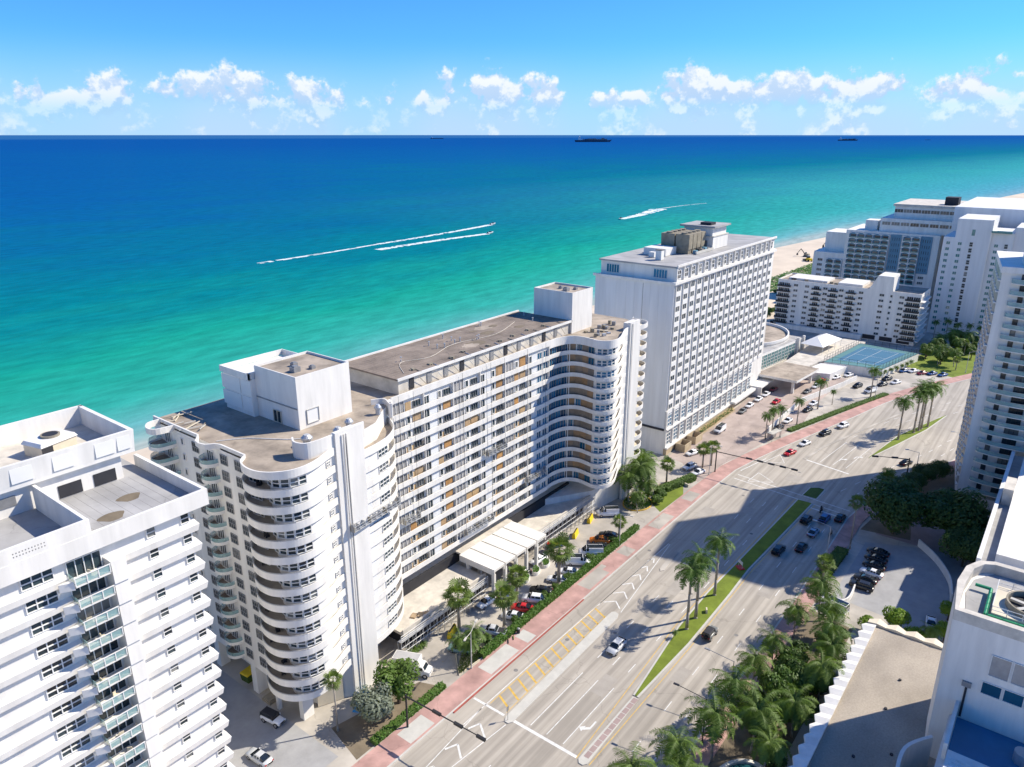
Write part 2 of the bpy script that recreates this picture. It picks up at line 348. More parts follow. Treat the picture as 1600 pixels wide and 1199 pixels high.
walk('sidewalk', off(RK[::-1], .35), 3.6, 'pink')
# paler repaired squares and kerb paint of the pink sidewalk
for x, w in ((70, 6), (92, 9), (104, 3), (128, 11), (146, 4), (163, 9), (183, 6)):
    MB().box(x, x + w, 76.2, 79.6, .13, .136).build('sidewalk_patch', random.choice(['kerb', 'concrete']), kind='structure')
for x, w in ((112, 12), (137, 7), (155, 6), (172, 8)):
    MB().box(x, x + w, 76.0, 78.2, .137, .142).build('sidewalk_patch', 'pink', kind='structure')
MB().box(80, 124, 75.1, 75.42, .004, .16).build('red_kerb', 'red_kerb', kind='structure')
# medians
def median(name, pts, m='grass', h=.15):
    k = MB().prism(pts, 0, h).build(name, 'kerb', kind='structure')
    cx = sum(p[0] for p in pts) / len(pts); cy = sum(p[1] for p in pts) / len(pts); q = []
    n = len(pts)
    ar = sum(pts[i][0] * pts[(i + 1) % n][1] - pts[(i + 1) % n][0] * pts[i][1] for i in range(n)); sg = 1 if ar > 0 else -1
    for i in range(n):
        a = pts[i - 1]; c = pts[(i + 1) % n]; dx, dy = c[0] - a[0], c[1] - a[1]; l = hypot(dx, dy) or 1; q.append((pts[i][0] - dy / l * .4 * sg, pts[i][1] + dx / l * .4 * sg))
    MB().prism(q, h, h + .07).build('turf', m, k); return k
M1 = [(104, 51.6), (117, 52.9), (128, 54), (144, 54.3), (163, 53.7), (203, 52.7), (203, 48.2), (159, 50), (146, 49.6), (124, 49.5), (104, 50.4)]
median('median', M1)
median('median', [(206.5, 52.5), (213, 52.2), (214.8, 50), (214.2, 47.9), (206.5, 48.1)], 'grass_dark')
median('median', [(246.2, 43.4), (262, 41.9), (274, 40.2), (290, 35.6), (306, 29.9), (285, 33.2), (264.6, 38.4)])
MB().prism([(85, 51.5), (103.6, 51.4), (103.6, 50.2), (85, 49.7), (84.3, 50.2), (84.3, 51)], 0, .15).build('median', 'kerb', kind='structure')
for i in range(11): MB().box(86 + i * 1.6, 87.45 + i * 1.6, 50.15, 51.1, .15, .158).build('median_paver', 'paver', kind='structure')
isl = [(124.4, 67.2), (124, 66.2), (122.6, 65.7), (84.8, 65.3), (84, 65.8), (84, 66.6), (85, 67.1), (122.4, 67.9), (123.8, 67.8)]
MB().prism(isl, 0, .16).build('traffic_island', 'kerb', kind='structure')
MB().prism([(155.5, 67), (146, 66.2), (145, 66.8), (146, 67.4), (154, 68.2), (156, 67.8)], 0, .14).build('traffic_island', 'concrete', kind='structure')
MB().prism([(233, 60.4), (246, 58.6), (272, 51.8), (300, 44), (300, 43.2), (272, 50.9), (246, 57.6), (233.2, 59.4)], 0, .1).build('traffic_island', 'concrete', kind='structure')
# painted markings
def mark(pts, m='paint', z=.009): MB().add([(x, y, z) for x, y in pts], [list(range(len(pts)))]).build('road_marking', m, kind='structure')
def line(p, q, w=.16, m='paint', z=.009):
    dx, dy = q[0] - p[0], q[1] - p[1]; l = hypot(dx, dy); nx, ny = -dy / l * w / 2, dx / l * w / 2
    mark([(p[0] - nx, p[1] - ny), (q[0] - nx, q[1] - ny), (q[0] + nx, q[1] + ny), (p[0] + nx, p[1] + ny)], m, z)
def dash(p, q, on, gap, w=.16, m='paint'):
    l = hypot(q[0] - p[0], q[1] - p[1]); s = 0
    while s < l:
        e = min(l, s + on); line((lerp(p[0], q[0], s / l), lerp(p[1], q[1], s / l)), (lerp(p[0], q[0], e / l), lerp(p[1], q[1], e / l)), w, m); s += on + gap
for y in (62.4, 58.9, 55.4):
    line((86.2, y), (103.5, y)); dash((109, y), (202, y + .4), 3, 9); dash((0, y + .5), (78, y), 3, 9)
for y in (45, 41.2): dash((20, y), (198, y + .2), 3, 9)
line((85.2, 65.3), (85.2, 52), .6); line((85.2, 74.8), (85.2, 67.6), .5)
line((79, 72), (104, 71.9)); line((104, 71.9), (150, 71.2)); line((84, 72), (60, 70)); line((83.6, 66), (58, 68.6))
line((125, 66.2), (158, 70.6)); line((125, 71.6), (158, 71))
for i, x in enumerate((63, 69, 75, 81)):
    line((x, 69.8), (x - 2.2, 71 - .1 * i), .35); line((x, 69.8), (x - 2, 67.8 - .25 * i), .35)
for i in range(6):
    x = 126 + i * 4.3; k = 1 - i / 8; line((x + 2, 69.2 + i * .3), (x, 69.2 + i * .3 + 2.0 * k), .3); line((x + 2, 69.2 + i * .3), (x, 69.2 + i * .3 - 2.2 * k), .3)
for i in range(13): line((87 + i * 2.85, 67.9), (88.6 + i * 2.85, 71.4), .42, 'yellow_paint')
line((86, 71.5), (124, 71.5), .14, 'yellow_paint'); line((86, 67.7), (122, 68.2), .12, 'yellow_paint')
for y0, y1, a, c in ((51.9, 54.6, 85, 128), (49.4, 49, 85, 124), (49, 49.4, 124, 160), (54.6, 53.2, 144, 203)): line((a, y0), (c, y1), .14, 'yellow_paint')
line((128, 54.6), (144, 54.7), .14, 'yellow_paint'); line((160, 49.4), (203, 47.5), .14, 'yellow_paint')
line((208.8, 72.6), (205, 38.6), .3); line((205.6, 72.6), (202, 38.6), .3); line((200.3, 48), (199.6, 38.4), .55)
line((233, 59.2), (230.2, 45.5), .55); line((212, 73), (226, 70), .25)
for q in ([(210, 62), (214, 68), (206, 68.5)], [(226, 64), (232, 67.4), (223, 69.5)]):
    for i in range(3): line(q[i], q[(i + 1) % 3], .18)
for k in range(1, 4):
    P = [(234, 43.5 + k * 3.9), (262, 40.6 + k * 3.9), (290, 33 + k * 4), (330, 16 + k * 4.2)]
    for a, c in zip(P, P[1:]):
        (line(a, (lerp(a[0], c[0], .8), lerp(a[1], c[1], .8))) if a[0] < 240 else dash(a, c, 3, 8))
LM = off(RK[3:], 4.2); 
for k in (1, 2):
    P = off(RK[3:], 3.9 * k)
    for a, c in zip(P[1:], P[2:]): dash(a, c, 3, 7)
def arrow(x, y, r):
    pts = [(-.15, -1.6), (.15, -1.6), (.15, .2), (.9, .9), (.9, .4), (1.7, 1.3), (.9, 2.0), (.9, 1.5), (-.15, .6)]
    mark([(x + px * cos(r) - py * sin(r), y + px * sin(r) + py * cos(r)) for px, py in pts])
arrow(92.5, 53.6, -pi / 2 + pi); arrow(240, 50.5, -pi / 2 - .15); arrow(245, 47, -pi / 2 - .2)
for x, y in ((96, 73.2), (118, 63.6), (141, 57), (156, 61), (133, 43), (176, 56), (152, 73.4), (110, 70.4), (222, 58), (196, 66), (121, 40.6), (86, 47)): MB().cyl(x, y, .004, .0105, .45, 14).build('manhole', 'asphalt', kind='structure')
for x, y, w, d in ((100, 56, 6, 2.6), (138, 59.4, 9, 2.8), (176, 69, 7, 3), (150, 42, 8, 3), (214, 56, 5, 4), (112, 45.6, 5, 2.4), (186, 60, 4, 3)): MB().box(x, x + w, y, y + d, .005, .0075).build('road_patch', 'road_patch', kind='structure')
# lots, drives and gardens laid over the ground sheet
def sheet(name, pts, m, z): return MB().add([(x, y, z) for x, y in pts], [list(range(len(pts)))] if sum(pts[i - 1][0] * pts[i][1] - pts[i][0] * pts[i - 1][1] for i in range(len(pts))) > 0 else [list(range(len(pts)))[::-1]]).build(name, m, kind='structure')
sheet('hotel_drive', [(196, 80.2), (213, 79.4), (240, 75), (262, 70), (280, 72), (330, 72), (330, 96), (208, 96), (206, 90)], 'drive', .006)
sheet('parking_lot', [(290, 62.5), (316, 54), (338, 45), (362, 32), (378, 36), (366, 60), (345, 66), (330, 72), (282, 73), (270, 69)], 'concrete', .010)
sheet('alley', [(46.6, 84), (60.6, 84), (60.6, 140), (46.6, 140)], 'grey_paving', .006)
sheet('parking_lot', [(160, 31), (190, 31), (196, 18), (196, 8), (158, 8)], 'grey_paving', .006)
sheet('tower_forecourt', [(196, 30), (229, 24), (229, -25), (196, -25)], 'paver', .006)
sheet('lawn', [(360, 36), (371, 30), (420, 2), (432, 30), (400, 52), (380, 56), (366, 60)], 'grass', .012)
sheet('lawn', [(172, 80.6), (186, 80.2), (192, 83), (188, 87), (176, 86)], 'grass', .012)
sheet('garden_bed', [(100, 33.6), (152, 33.6), (150, 24), (90, 24), (86, 33.6)], 'soil', .012)
sheet('garden_bed', [(196, 33.8), (228, 30), (262, 18), (262, 10), (232, 16), (222, 26), (198, 22)], 'soil', .014)
sheet('garden_bed', [(62, 81), (84, 81), (82, 86), (64, 90)], 'soil', .012)
for x in range(86, 164, 3): MB().box(x, x + .12, 86.2, 86.4, .005, .008).build('bay_marking', 'yellow_paint', kind='structure')
# ------------------------------------------------------------ main building: long slab between two curved towers
FL = [7.7 + 3 * k for k in range(14)]
def main_building():
    T = thing('apartment_building', 'long white apartment block with wavy balconies and rounded end towers', 'building')
    body = [(60.9, 131), (60.9, 101.5), (61.2, 98.8), (62, 97), (63.5, 95.4), (65.5, 94.6), (67.5, 94), (70, 93.3), (72, 93), (78, 93), (78, 95.4), (85, 97.2), (89.5, 100.5), (93.2, 102.42),
            (147.2, 102.42), (152, 103.2), (156.4, 101.8), (157.6, 98), (157.2, 94.4), (158, 92.4), (160.4, 91.6), (164, 92), (170, 93.2), (177, 93.4), (177, 95.6), (182, 97.5), (184, 101), (184, 126), (166, 126), (166, 121.5), (96, 121.5), (96, 131)]
    MB().prism(body, 10.3, 50.1, 0, 1).build('wall', ['white', 'roof_tan'], T)
    MB().prism(body[:14] + [(93.2, 121), (96, 121.5), (96, 131)], 6.6, 10.3).build('lower_wall', 'white', T)
    # ground storey, set back on the alley side, with piers and dark openings
    MB().prism([(65, 130), (65, 101), (66.5, 96.5), (72, 93.05), (78, 93.05), (80, 98), (93, 104), (147, 104), (160, 96), (176, 93.5), (183, 101), (183, 125), (96, 125)], 0, 6.6).build('ground_storey', 'white', T)
    for x, y, w, d in ((61.2, 107.6, 2.6, 1.6), (61.2, 120, 2, 1.6), (62.2, 95.2, 2.2, 1.2), (61, 101, .7, .7)): MB().box(x, x + w, y, y + d, 0, 6.6).build('pier', 'white', T)
    for x0, x1 in ((66.3, 70.2),): MB().add([(x0 - .5, 95.9, .1), (x1, 93.9, .1), (x1, 93.9, 4.6), (x0 - .5, 95.9, 4.6)], [(0, 1, 2, 3)]).build('garage_opening', 'cream', T)
    gd = win_mesh('garage_door', 3.2, 3, 2, 1, 'cream')
    for y in (111, 115.5, 125): put('garage_door', gd, T, (64.97, y, 2.4), FX)
    # left tower: rounded corner balconies, one per floor
    rim = smooth([(60.8, 102), (59.2, 100.6), (58.3, 98.2), (58.3, 95.6), (59.1, 93.6), (60.6, 92), (62.5, 91), (64.9, 90.8), (67.4, 91.3), (70, 92.3), (72.2, 92.95)], 4)
    wall = smooth([(61, 101.5), (61.3, 98.8), (62.1, 97), (63.5, 95.5), (65.5, 94.6), (67.5, 94), (70, 93.3), (72, 93)], 4)
    me = MB(); me.prism(rim + [(72.2, 94.5), (61.5, 102.3)], -.38, 0, 0, 1); me.ribbon(rim, 0, .9, .16, 0); bal = me.mesh('balcony', ['white', 'balcony_floor'])
    ml = MB()
    k0 = len(rim) * 6 // 10
    for z in (.95, 1.1): 
        for a, b in zip(rim[:k0], rim[1:k0]): ml.tube((*a, z), (*b, z), .035, n=4)
    for a in rim[:k0:3]: ml.tube((*a, .85), (*a, 1.1), .03, n=4)
    rail = ml.mesh('railing', 'galv')
    pane = win_mesh('window', 1.28, 1.45, 1, 2, 'glass', fr=.12); door = win_mesh('sliding_door', 2.6, 2.2, 3, 1, 'glass')
    sq = win_mesh('window', .9, .9, 2, 2, 'glass'); big = win_mesh('window', 1.9, 1.7, 3, 2, 'glass', 'grey_metal', .1); nar = win_mesh('window', .8, 1.2, 1, 1, 'glass')
    bay = smooth([(61.6, 96.6), (60.6, 95), (60.8, 93.4), (62.1, 92), (64.2, 91.35), (66.2, 91.55), (68.2, 92.3), (70.2, 93), (72, 93.4)], 4); bl = plen(bay)
    bm = MB().prism(bay + [(72, 95), (63, 98)], 0, 2.72).mesh('window_bay', 'white')
    chair = MB().box(-.35, .35, -.35, .35, .25, .45).box(-.35, .35, .25, .35, .45, 1).box(-.35, -.28, -.35, .35, 0, .25).box(.28, .35, -.35, .35, 0, .25).mesh('patio_chair', 'dark')
    for i, z in enumerate(FL):
        b = put('balcony', bal, T, (0, 0, z)); put('railing', rail, b)
        put('window_bay', bm, T, (0, 0, z))
        put('sliding_door', door, T, (60.75, 99.4, z + 1.15), FX + .1)
        for j in range(5):
            x, y, a = along(bay, 2.0 + j * 1.38); put('window', pane, T, (x + .07 * sin(a), y - .07 * cos(a), z + 1.62), a)
        for q in range(random.randint(0, 2)): put('patio_chair', chair, T, (60 + random.random() * .7, 96 + random.random() * 3.6, z), random.random() * 6)
        put('small_window', sq, T, (70.4, 93.0, z + 1.5), .3)
    # roof band over the topmost rounded balcony and its parapet
    me = MB(); me.prism(rim + [(72.2, 95), (61.5, 102.5)], 49.4, 50.15, 0, 1); me.ribbon(rim, 50.15, 50.75, .25); me.build('roof_edge', ['white', 'roof_tan'], T)
    # alley face: windows and little round balconies
    path = smooth([(60.9, 114.4), (59.6, 113.9), (58.9, 112.6), (59.1, 111.2), (60, 110.4), (60.9, 110.2)], 4)
    me = MB(); me.prism(path + [(61, 110.2), (61, 114.4)], -.25, 0, 0, 1); me.ribbon(path, 0, .35, .12); sb = me.mesh('round_balcony', ['white', 'roof_brown'])
    ml = MB(); ml.ribbon(path, .36, 1.1, .04); gl = ml.mesh('glass_guard', 'rail_glass')
    path2 = smooth([(60.9, 128.8), (58.6, 128.6), (57.2, 126.4), (57.8, 124.2), (60.9, 123.6)], 4)
    me = MB(); me.prism(path2 + [(61, 123.6), (61, 128.8)], -.25, 0, 0, 1); me.ribbon(path2, 0, .4, .12); sb2 = me.mesh('round_balcony', ['white', 'roof_brown'])
    gl2 = MB().ribbon(path2, .41, 1.1, .04).mesh('glass_guard', 'rail_glass'); bd = win_mesh('balcony_door', 2, 2.1, 3, 1, 'glass')
    for z in FL:
        for m, gg, y in ((sb, gl, 112.3), (sb2, gl2, 126.2)):
            b = put('round_balcony', m, T, (0, 0, z)); put('glass_guard', gg, b); put('balcony_door', bd, T, (60.86, y, z + 1.1), FX)
        for y, w in ((104, big), (108.2, big), (117, big), (121.3, nar)): put('alley_window', w, T, (60.86, y, z + 1.45), FX)
    MB().ribbon([(60.9, 131), (60.9, 116), (60.2, 115), (59.3, 114), (59, 112.5), (59.3, 111), (60.5, 110), (60.9, 109), (60.9, 102)], 49.8, 50.75, .3).build('parapet', 'white', T)
    MB().ribbon(path2, 49.6, 50.7, .3).build('parapet', 'white', T)
    # tall ribbed pier with the raised wall above it
    me = MB(); me.box(72, 78.02, 92.6, 93.4, 0, 53.2)
    for x in (73.2, 73.7, 74.2): me.box(x, x + .22, 92.4, 92.6, 0, 52.6)
    me.build('ribbed_pier', 'white', T); MB().box(73.95, 74.12, 92.35, 92.4, .5, 52).build('downpipe', 'grey_metal', T)
    me = MB(); me.ribbon(smooth([(67, 97.5), (66, 95.6), (66.6, 93.6), (68.6, 93), (72, 92.95)], 4), 50.1, 53, .3); me.box(72, 79, 93.4, 93.7, 50.1, 53); me.box(76, 79, 93.7, 97, 50.1, 51.6); me.build('raised_parapet', 'white', T)
    # second balcony stack with rounded open end
    r2 = smooth([(78, 93.1), (81, 93.4), (84.6, 94.2), (87.8, 95.8), (90.2, 98), (91.6, 100.3), (92.6, 102.2), (93.4, 102.1)], 4)
    me = MB(); me.prism(r2 + [(93.4, 104.2), (85, 97.6), (78, 95.6)], -.28, 0, 0, 1); me.ribbon(r2, 0, .95, .16); b2 = me.mesh('balcony', ['white', 'white'])
    MB().prism([(78, 93.5), (82, 93.95), (85.3, 94.85), (86.2, 95.8), (86.6, 98), (89, 101), (93.2, 103), (93.2, 106), (78, 100)], 7.5, 46.45).build('stack_wall', 'white', T)
    fin = MB().box(77.9, 78.7, 92.9, 95.6, 0, 2.72).mesh('fin_wall', 'white'); w2 = win_mesh('window', 3.0, 1.5, 3, 2, 'glass')
    for z in FL[:-1]:
        put('balcony', b2, T, (0, 0, z)); put('notch_shade_panel', RCS, T, (79.2, 93.52, z + 1.45), .1); put('wide_window', w2, T, (83.7, 94.36, z + 1.75), .25); put('cream_screen', MBS, T, (87.5, 98.8, z), .9)  # small grey panel paints the shade of a notch beside the fin
    me = MB(); me.prism(r2 + [(93.4, 104.2), (85, 97.6), (78, 95.6)], 46.42, 46.7, 0, 1); me.ribbon(r2, 46.7, 47.9, .2); me.build('terrace', ['white', 'roof_tan'], T)
    # long slab: one continuous balcony for each floor, then doors, windows, boards, dividers
    for k, z in enumerate(FL[1:]):
        me = MB(); me.box(93.3, 147.3, 101.95, 102.65, z - .28, z, 1); me.box(93.3, 147.3, 101.75, 101.95, z - .34, z + .78, 0)
        me.build('balcony', ['white', 'cream'], T)
    dv = MB().box(-.09, .09, -.75, 0, 0, 2.7).mesh('divider', 'white'); dv2 = MB().box(-.09, .09, -.75, 0, 0, 3.4).mesh('divider', 'white')
    sl = win_mesh('sliding_door', 3.4, 2.1, 3, 1, 'glass_grey'); n3 = win_mesh('window', 2.2, 1.35, 3, 1, 'glass', 'grey_metal'); n1 = win_mesh('window', .9, 1.5, 1, 1, 'glass'); dk = win_mesh('sliding_door', 1.7, 2.2, 2, 1, 'glass'); bw = win_mesh('window', 1.8, 1.7, 2, 1, 'glass_blue')  # wide slider coloured grey to stand in for a shaded inset balcony
    bo = MB().box(-1.2, 1.2, -.08, 0, -.95, .95).mesh('plywood_board', 'board'); bo2 = MB().box(-.8, .8, -.08, 0, -1.1, 1.1).mesh('plywood_board', 'board')
    ochre = MB().box(-4.4, 4.4, -.012, 0, 0, 1.75).mesh('ochre_strip', 'ochre')
    for k, z in enumerate(FL[1:]):
        top = k == 12
        for j in range(6):
            x = 93.3 + 9 * j
            put('divider', dv2 if top else dv, T, (x + .05, 102.6, z)); Y = 102.39
            if k < 10 and random.random() < (.7 if k < 5 else .35) and j < 5: put('ochre_strip', ochre, T, (x + 4.55, 102.417, z))
            if j % 2 == 0: put('sliding_door', sl, T, (x + 2.1, Y, z + (1.6 if top else 1.2)), 0, (1, 1, 1.35 if top else 1)); a, c = x + 4.9, x + 7.3
            else:
                put('dark_door', dk, T, (x + 1.1, Y, z + 1.15)); put('grey_panel', PAN, T, (x + 3.2, Y - .02, z + 1.2)); a, c = x + 5.1, x + 7.4
            if j == 5: put('blue_window', bw, T, (a + .2, Y, z + 1.5)); put('blue_window', bw, T, (c + .4, Y, z + 1.5)); continue
            if random.random() < .12: put('plywood_board', bo2, T, (a, Y - .02, z + 1.3))
            else: put('narrow_window', n1, T, (a, Y, z + 1.5))
            if random.random() < (.6 if top else .19): put('plywood_board', bo, T, (c, Y - .02, z + (1.8 if top else 1.55)), 0, (1, 1, 1.25 if top else .8))
            else: put('window', n3, T, (c, Y, z + 1.5))
        put('divider', dv2 if top else dv, T, (147.2, 102.6, z))
    me = MB(); me.box(93.3, 147.3, 101.8, 102.1, 50, 51.4); me.box(93.3, 147.3, 102.1, 104, 50, 50.3); me.build('parapet', 'white', T)
    me = MB(); me.ribbon(smooth([(90.6, 104.6), (92.4, 103.6), (92.5, 102.6), (92, 101.6), (91.4, 100.4), (91.8, 99.9), (92.6, 101), (93.4, 101.9)], 4), 48.4, 51.2, .25); me.build('curved_parapet', 'white', T)
    # raised roof on the slab, its stained attic wall, pipes and vents
    MB().box(98, 160, 104.6, 121.4, 50.1, 53.3).build('attic_wall', 'plaster', T); MB().box(97.4, 160.6, 104.1, 122, 53.3, 53.65).build('attic_roof', 'roof_brown', T)
    MB().box(97.4, 160.6, 121.6, 122, 53.66, 54).build('roof_kerb', 'white', T); MB().box(97.4, 160.6, 104.0, 104.3, 53.2, 53.75).build('roof_kerb', 'white', T)
    for i in range(11):
        x = 101 + i * 5.2; MB().box(x, x + 1.3, 104.42, 104.6, 50.6, 52.8).build('louvre', 'grey_metal' if i % 3 else 'dark', T)
        MB().tube((x + 2, 103.9, 53.1), (x + 4.6, 104.2, 50.6), .06).tube((x + 3, 104, 53.7), (x + 3.4, 106, 53.8), .09).build('pipe', 'galv' if i % 2 else 'rust_metal', T)
    for i in range(9): MB().box(-.5, .6, -.3, .3, 0, .35).box(-.1, .2, -.6, .7, 0, .2).build('roof_vent', 'rust_metal', T, loc=(103 + i * 6 + random.uniform(-1, 1), 106 + random.uniform(-.4, 1), 53.66), rz=random.uniform(0, 3))
    P = smooth([(101, 106), (106, 112), (113, 110), (124, 113), (137, 111), (150, 115)], 5); me = MB()
    for a, b in zip(P, P[1:]): me.tube((*a, 53.72), (*b, 53.72), .06, n=5)
    me.build('roof_conduit', 'plaster', T)
    for i in range(15): MB().box(98, 160, 105.2 + i * 1.1, 105.24 + i * 1.1, 53.65, 53.657).build('roof_seam', 'roof_tan', T)
    for i in range(16):
        x, y, r = random.uniform(100, 158), random.uniform(106, 120), random.uniform(.6, 2.2); MB().prism([(x + r * 1.6 * cos(a) * random.uniform(.7, 1.1), y + r * sin(a) * random.uniform(.7, 1.1)) for a in [k * pi / 8 for k in range(16)]], 53.658 + i * .002, 53.659 + i * .002).build('roof_stain', random.choice(['soil', 'roof_tan', 'roof_brown']), T)
    for i in range(14): MB().cyl(0, 0, 0, random.uniform(.4, .9), .14, 8).cyl(0, 0, .9, 1.05, .24, 8).build('vent_pipe', 'galv', T, loc=(random.uniform(99, 158), random.uniform(107, 120), 53.66))
    # right tower: deep wave of balconies
    rw = smooth([(147.2, 101.9), (150, 101.9), (153, 101.3), (155, 99.8), (155.7, 97.4), (155.3, 94.6), (155.1, 92.4), (156.3, 90.3), (158.8, 89.4), (162, 89.9), (165.5, 91.3), (169, 92.7), (172, 93.3)], 4)
    ww = smooth([(147.2, 102.6), (150.2, 102.6), (153.4, 102), (155.7, 100.2), (156.4, 97.4), (156, 94.6), (155.9, 92.6), (156.9, 90.9), (158.9, 90.2), (161.8, 90.6), (165.2, 91.9), (167.5, 92.8)], 4); wl = plen(ww)
    MB().prism(ww + [(168, 93.4), (166, 100), (158, 104), (147.2, 104.2)], 10.4, 50.05).build('curved_wall', 'white', T)
    me = MB(); me.prism(rw + [(172, 94.5), (160, 95), (159, 103), (147.2, 104)], -.28, 0, 0, 1); me.ribbon(rw, -.05, .8, .16); wb = me.mesh('balcony', ['white', 'balcony_floor'])
    gp = win_mesh('glazed_panel', 1.85, 2.3, 2, 1, 'glass_blue', 'grey_metal'); bp = MB().box(-.98, .98, -.07, 0, -1.2, 1.2).mesh('boarded_panel', 'brown_board'); bb = win_mesh('blue_window', 1.15, 1.5, 1, 2, 'glass_blue', fr=.12)
    post = MB().cyl(0, 0, 0, 2.75, .12, 8).mesh('post', 'white')
    for k, z in enumerate(FL[1:]):
        put('balcony', wb, T, (0, 0, z))
        for j in range(8):
            s = 1 + j * 1.95; x, y, a = along(ww, s)
            if s < 15.2: put(*(('glazed_panel', gp) if j < 4 or random.random() < .15 else ('boarded_panel', bp)), T, (x + .06 * sin(a), y - .06 * cos(a), z + 1.3), a)
        for j in range(4):
            x, y, a = along(ww, 17.1 + j * 1.3); put('blue_window', bb, T, (x + .08 * sin(a), y - .08 * cos(a), z + 1.5), a)
        put('post', post, T, (154.5, 100.6, z)); put('small_window', sq, T, (166.4, 92.2, z + 1.4), .35)
    me = MB(); me.prism(rw + [(172, 94.5), (160, 95), (159, 103), (147.2, 104)], 49.2, 50.15, 0, 1); me.ribbon(rw, 50.15, 51.3, .25); me.build('roof_edge', ['white', 'roof_tan'], T)
    me = MB(); me.box(172, 177.2, 92.8, 93.6, 0, 52.4)
    for x in (172.8, 173.3): me.box(x, x + .25, 92.6, 92.8, 0, 52)
    me.box(172, 177, 93.6, 95, 50, 52.2); me.build('ribbed_pier', 'white', T)
    r3 = smooth([(177.2, 93), (180, 92.6), (182.6, 93.2), (184, 95), (184.2, 97.4), (184, 99)], 4)
    me = MB(); me.prism(r3 + [(181, 98), (177.2, 96)], -.28, 0, 0, 1); me.ribbon(r3, 0, .95, .16); rb = me.mesh('round_balcony', ['white', 'cream'])
    rw2 = win_mesh('window', 1.8, 1.4, 2, 2, 'glass')
    for z in FL[1:] + [49.7]: put('end_balcony', rb, T, (0, 0, z)); put('end_window', rw2, T, (179.8, 96.45, z + 1.5), .35); put('fin_wall', fin, T, (99.4, 0, z)) if z < 49 else 0
    # lift houses and plant on the roof
    def house(x0, x1, y0, y1, z0, z1, h):
        me = MB(); me.box(x0, x1, y0, y1, z0, z1 - .5); me.build('lift_house', 'white', T); me = MB().ribbon([(x0, y1), (x0, y0), (x1, y0), (x1, y1)], z1 - .5, z1, .3, closed=True); me.build('parapet', 'white', T)
        MB().box(x0 + .32, x1 - .32, y0 + .32, y1 - .32, z1 - .5, z1 - .42).build('lift_house_roof', 'roof_tan', T)
        for dx, dy, s in ((3, 4, .7), (6, 3, .45), (5, 7, .5)): MB().box(-s, s, -s, s, 0, s * 1.3).box(-s * .6, s * .6, -s * .6, s * .6, s * 1.3, s * 1.6).build('roof_unit', 'grey_metal', T, loc=(x0 + dx, y0 + dy, z1 - .42))
    house(74, 86, 104.8, 117, 50.1, 60, 1); house(160.4, 170.4, 104, 116.4, 50.1, 61, 1)
    me = MB(); me.box(73, 86.6, 117, 126, 50.1, 57.4); me.ribbon([(72.6, 126.4), (72.6, 116.6), (72.6, 117.2), (86.8, 117.2), (86.8, 126.4)], 57.4, 58.6, .3, closed=True); me.build('lift_house', 'white', T)
    fr = MB().box(-.06, .06, -1.5, 1.5, -1.4, 1.4).mesh('wall_panel', 'white_clean')
    for y in (118.6, 122, 125): put('wall_panel', fr, T, (72.94, y, 55.6)); put('wall_panel', fr, T, (72.94, y, 52.4))
    put('door', win_mesh('door', 2.2, 2.3, 2, 1, 'glass', 'cream'), T, (73.9, 111, 51.4), FX); put('service_door', win_mesh('service_door', 2.6, 2.6, 1, 1, 'white_clean', 'kerb'), T, (77, 104.75, 52.2))
    MB().box(73.86, 74, 105, 117, 53.9, 54.1).build('pipe', 'grey_metal', T)
    for x, y, r in ((70.5, 98.2, 1), (76, 96.8, .9), (79.8, 98.4, .8), (88, 99.8, .7)): MB().cyl(0, 0, 0, 1.2, r * .7, 12).cyl(0, 0, 1.2, 1.5, r, 12).cyl(0, 0, 1.5, 2, r * .9, 12, r1=r * .5).build('exhaust_fan', 'galv', T, loc=(x, y, 50.15))
    for i in range(14):
        l = random.uniform(2, 4.5); a = random.uniform(-.3, .9); MB().box(-l / 2, l / 2, -.08, .08, 0, .14).build('roof_plank', random.choice(['cream', 'rust_metal', 'kerb']), T, loc=(random.uniform(61.6, 66), random.uniform(119, 130), 50.15 + i * .03), rz=a)
    P = smooth([(62, 112), (66, 109), (70, 103), (73, 100.5)], 5); me = MB()
    for a, b in zip(P, P[1:]): me.tube((*a, 50.2), (*b, 50.2), .09, n=5)
    me.build('hose', 'paint', T)
    for i in range(16): MB().box(-.5, .5, -.35, .35, 0, random.uniform(.3, 1.1)).build('roof_unit', random.choice(['rust_metal', 'grey_metal', 'galv', 'cream']), T, loc=(random.uniform(161, 176), random.uniform(95.5, 102), 50.15), rz=random.uniform(0, 3))
    # terrace roofs at the foot of the slab
    MB().box(86, 112, 94, 103.9, 4.2, 4.8).box(86, 112, 94, 94.4, 4.8, 5.6).build('terrace_roof', 'plaster', T)
    MB().box(131, 160, 96, 103.9, 4.2, 4.8).box(131, 160, 96, 96.4, 4.8, 5.4).build('terrace_roof', 'plaster', T)
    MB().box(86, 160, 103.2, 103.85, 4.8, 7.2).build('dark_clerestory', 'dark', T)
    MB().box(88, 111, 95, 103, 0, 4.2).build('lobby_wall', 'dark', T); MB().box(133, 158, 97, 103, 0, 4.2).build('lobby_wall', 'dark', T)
    return T
RCS = MB().box(-.6, .6, -.03, .03, -1.2, 1.2).mesh('notch_shade_panel', 'hotel_side'); MBS = MB().box(-.9, .9, -.05, .05, 0, 2.6).mesh('cream_screen', 'cream'); PAN = MB().box(-1.1, 1.1, -.05, .02, -1.1, 1.2).mesh('grey_panel', 'hotel_side')
main_building()
